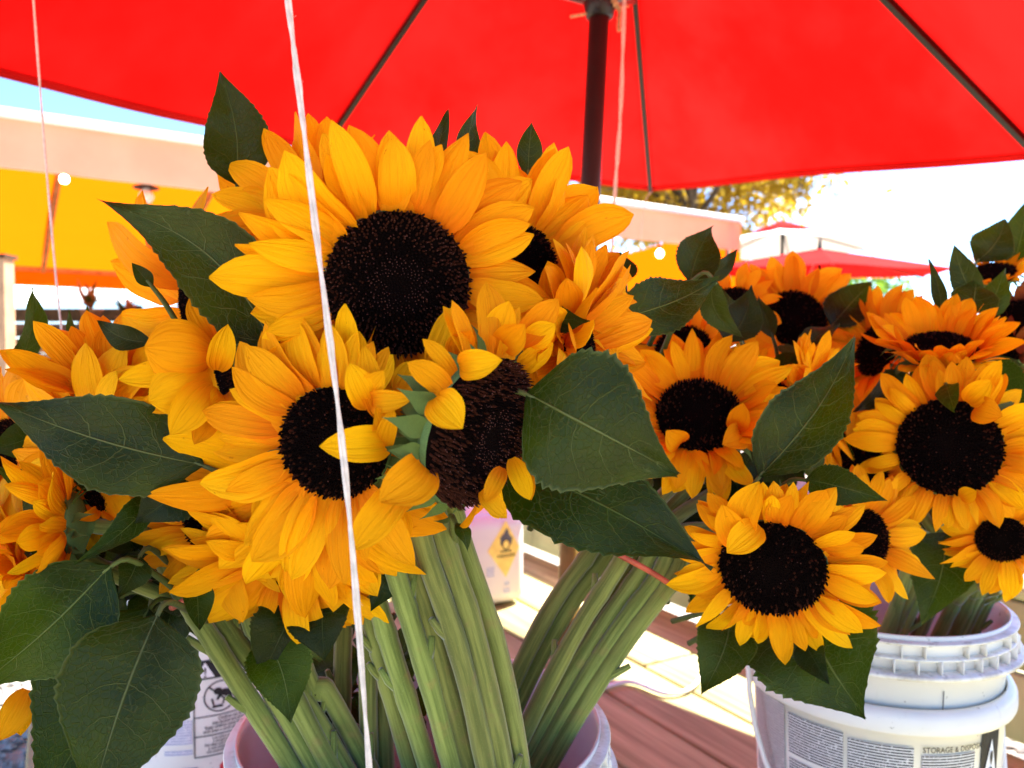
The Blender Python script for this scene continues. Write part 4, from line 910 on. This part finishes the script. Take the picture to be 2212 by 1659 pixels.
leaf('right_behind', (1495, 600, .72), (1594, 538, .73), 46, .05, 20, -.12, prof=pf_slim, mat='leaf_dark')
leaf('right_behind', (1350, 610, .62), (1340, 545, .62), 60, .03, 0, 0, mat='leaf_dark')
leaf('far_orange', (1600, 735, .72), (1556, 618, .74), 62, .05, 0, .05)
leaf('far_orange', (1570, 740, .70), (1622, 616, .70), 84, .03, 0, -.1, mat='leaf_dark')
leaf('far_orange', (1670, 730, .8), (1638, 640, .8), 46, .03, 0, 0, mat='leaf_dark', prof=pf_slim)
leaf('far_round', (1795, 705, .97), (1886, 605, .97), 92, .05, -10, 0)
leaf('far_round', (1720, 770, .78), (1815, 700, .80), 52, .05, 0, .05, mat='leaf_dark')
leaf('right_fan', (1640, 1030, .61), (1846, 730, .615), 150, .04, -12, -.06, fold=.4)
leaf('right_fan', (1660, 800, .75), (1740, 770, .76), 40, .05, 0, .05, mat='leaf_dark')
leaf('right_front_back', (1740, 1035, .62), (1916, 1082, .585), 82, .10, 10, .05)
leaf('right_front_back', (1760, 1040, .66), (1750, 920, .66), 60, .03, 40, .05)
leaf('right_mid', (1580, 1330, .665), (1515, 1502, .62), 120, .05, 0, .05)
leaf('right_front', (1735, 1320, .665), (1872, 1552, .60), 270, .05, 0, -.04, serr=.10)
leaf('right_front', (1735, 1385, .63), (1790, 1478, .60), 66, .05, 0, 0, mat='leaf_dark')
leaf('right_front', (1640, 1340, .67), (1720, 1500, .63), 150, .05, 0, .05, serr=.08)
leaf('right_face', (2045, 1150, .79), (1990, 1348, .76), 125, .05, 0, .05)
leaf('right_cup', (1990, 835, .78), (1848, 890, .73), 84, .06, 20, -.05, mat='leaf_dark')
leaf('right_cup', (2120, 800, .78), (2240, 905, .73), 110, .05, 10, .04)
leaf('right_top', (2110, 565, .93), (2172, 474, .91), 90, .05, 0, -.1, prof=pf_slim)
leaf('right_top', (2190, 575, .93), (2228, 420, .9), 74, .03, 0, 0)
leaf('right_cup', (2044, 830, .70), (2062, 890, .665), 52, .06, 0, 0, prof=pf_slim, serr=.02)
leaf('right_dark', (2120, 660, .82), (2062, 528, .82), 60, .03, 0, .06, prof=pf_slim)
leaf('right_dark', (2130, 690, .81), (2172, 580, .81), 56, .03, 0, 0)
leaf('right_dark', (2100, 680, .80), (2110, 600, .82), 90, .03, 0, 0)
leaf('right_blur', (2035, 690, .85), (2005, 560, .85), 30, .03, 0, -.05, prof=pf_slim, serr=.02)
leaf('right_edge_low', (2190, 1110, .76), (2230, 1160, .73), 70, .03, 0, 0, mat='leaf_dark')
leaf('left_up', (40, 790, .62), (72, 622, .60), 66, .03, 30, -.06)
leaf('left_up', (160, 760, .64), (148, 668, .64), 22, .03, 20, 0, prof=pf_slim, serr=.01)
leaf('left_up', (200, 770, .64), (188, 660, .64), 24, .03, 20, 0, prof=pf_slim, serr=.01)
leaf('left_side', (330, 740, .555), (212, 692, .55), 56, .06, 0, .12, prof=pf_slim, serr=.02)
leaf('left_side', (330, 620, .53), (285, 568, .52), 36, .03, 0, 0, prof=pf_slim, serr=.02)
leaf('left_mid', (190, 1065, .55), (-30, 1000, .51), 78, .08, 0, .08)
leaf('left_small', (345, 1060, .515), (160, 1220, .47), 62, .05, 30, .10)
leaf('left_up', (430, 1010, .50), (290, 1130, .49), 120, .05, 0, .05, mat='leaf_dark')
leaf('fan', (425, 1250, .52), (430, 1362, .50), 66, .04, 0, 0, prof=pf_slim, serr=.02)
leaf('left_low', (300, 1200, .52), (255, 1290, .50), 70, .05, 0, .05)
leaf('tilted', (985, 1130, .48), (1010, 1190, .47), 34, .1, 0, .1, prof=pf_slim, serr=.01)
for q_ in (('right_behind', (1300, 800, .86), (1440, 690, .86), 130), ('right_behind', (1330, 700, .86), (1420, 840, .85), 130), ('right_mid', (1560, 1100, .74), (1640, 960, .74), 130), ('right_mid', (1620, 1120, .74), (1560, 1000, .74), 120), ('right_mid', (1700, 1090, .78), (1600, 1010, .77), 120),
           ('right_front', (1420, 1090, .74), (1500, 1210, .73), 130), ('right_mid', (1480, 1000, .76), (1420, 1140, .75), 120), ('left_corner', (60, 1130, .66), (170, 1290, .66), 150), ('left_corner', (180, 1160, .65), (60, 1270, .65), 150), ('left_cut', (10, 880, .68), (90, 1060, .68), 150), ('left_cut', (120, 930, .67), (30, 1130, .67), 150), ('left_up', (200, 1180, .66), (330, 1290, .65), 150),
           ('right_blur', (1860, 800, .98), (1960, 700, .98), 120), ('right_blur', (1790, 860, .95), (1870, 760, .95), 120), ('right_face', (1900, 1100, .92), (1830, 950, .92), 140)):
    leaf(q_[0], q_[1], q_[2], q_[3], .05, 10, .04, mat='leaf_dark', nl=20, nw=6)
# filler leaves deep inside the bouquets, shade put into their dark colour
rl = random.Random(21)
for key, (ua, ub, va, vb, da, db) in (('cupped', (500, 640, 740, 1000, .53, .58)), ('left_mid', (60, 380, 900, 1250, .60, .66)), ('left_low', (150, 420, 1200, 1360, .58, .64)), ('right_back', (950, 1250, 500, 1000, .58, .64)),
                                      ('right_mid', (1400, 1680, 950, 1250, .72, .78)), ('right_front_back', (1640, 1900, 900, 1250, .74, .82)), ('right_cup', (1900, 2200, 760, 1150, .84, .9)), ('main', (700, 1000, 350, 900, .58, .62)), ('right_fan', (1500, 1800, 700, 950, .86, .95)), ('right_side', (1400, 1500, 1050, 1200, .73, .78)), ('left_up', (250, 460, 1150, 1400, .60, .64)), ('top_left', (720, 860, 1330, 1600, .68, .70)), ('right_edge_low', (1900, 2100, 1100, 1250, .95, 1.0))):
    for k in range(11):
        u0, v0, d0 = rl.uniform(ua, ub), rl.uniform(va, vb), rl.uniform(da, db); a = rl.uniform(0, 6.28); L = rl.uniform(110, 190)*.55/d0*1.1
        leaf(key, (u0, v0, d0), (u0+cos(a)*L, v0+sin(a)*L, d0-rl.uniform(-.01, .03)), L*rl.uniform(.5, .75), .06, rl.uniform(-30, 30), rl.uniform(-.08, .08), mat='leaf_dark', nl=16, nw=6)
# --- rubber bands round the bunches
def band(label, pts, rad):
    g = G(); q = spline([P(*p) for p in pts], 6); c = sum(q, V())/len(q); g.tube([p-c for p in q], rad, 7)
    tag(link('rubber_band', g.me('rubber_band'), None, 'rubber_band', Matrix.Translation(c)), label, 'rubber band', 'rubber bands round the stems')
band('red rubber band round the right-leaning stems', [(1270, 1165, .70), (1300, 1178, .655), (1340, 1200, .640), (1400, 1232, .642), (1450, 1263, .648), (1475, 1275, .68), (1440, 1255, .715), (1360, 1205, .72), (1290, 1170, .715), (1270, 1165, .70)], .0024)
band('red rubber band round the left stems under the petals', [(372, 1312, .56), (385, 1306, .54), (402, 1296, .535), (440, 1275, .54), (455, 1265, .57), (420, 1285, .60), (385, 1305, .59), (372, 1312, .56)], .0024)
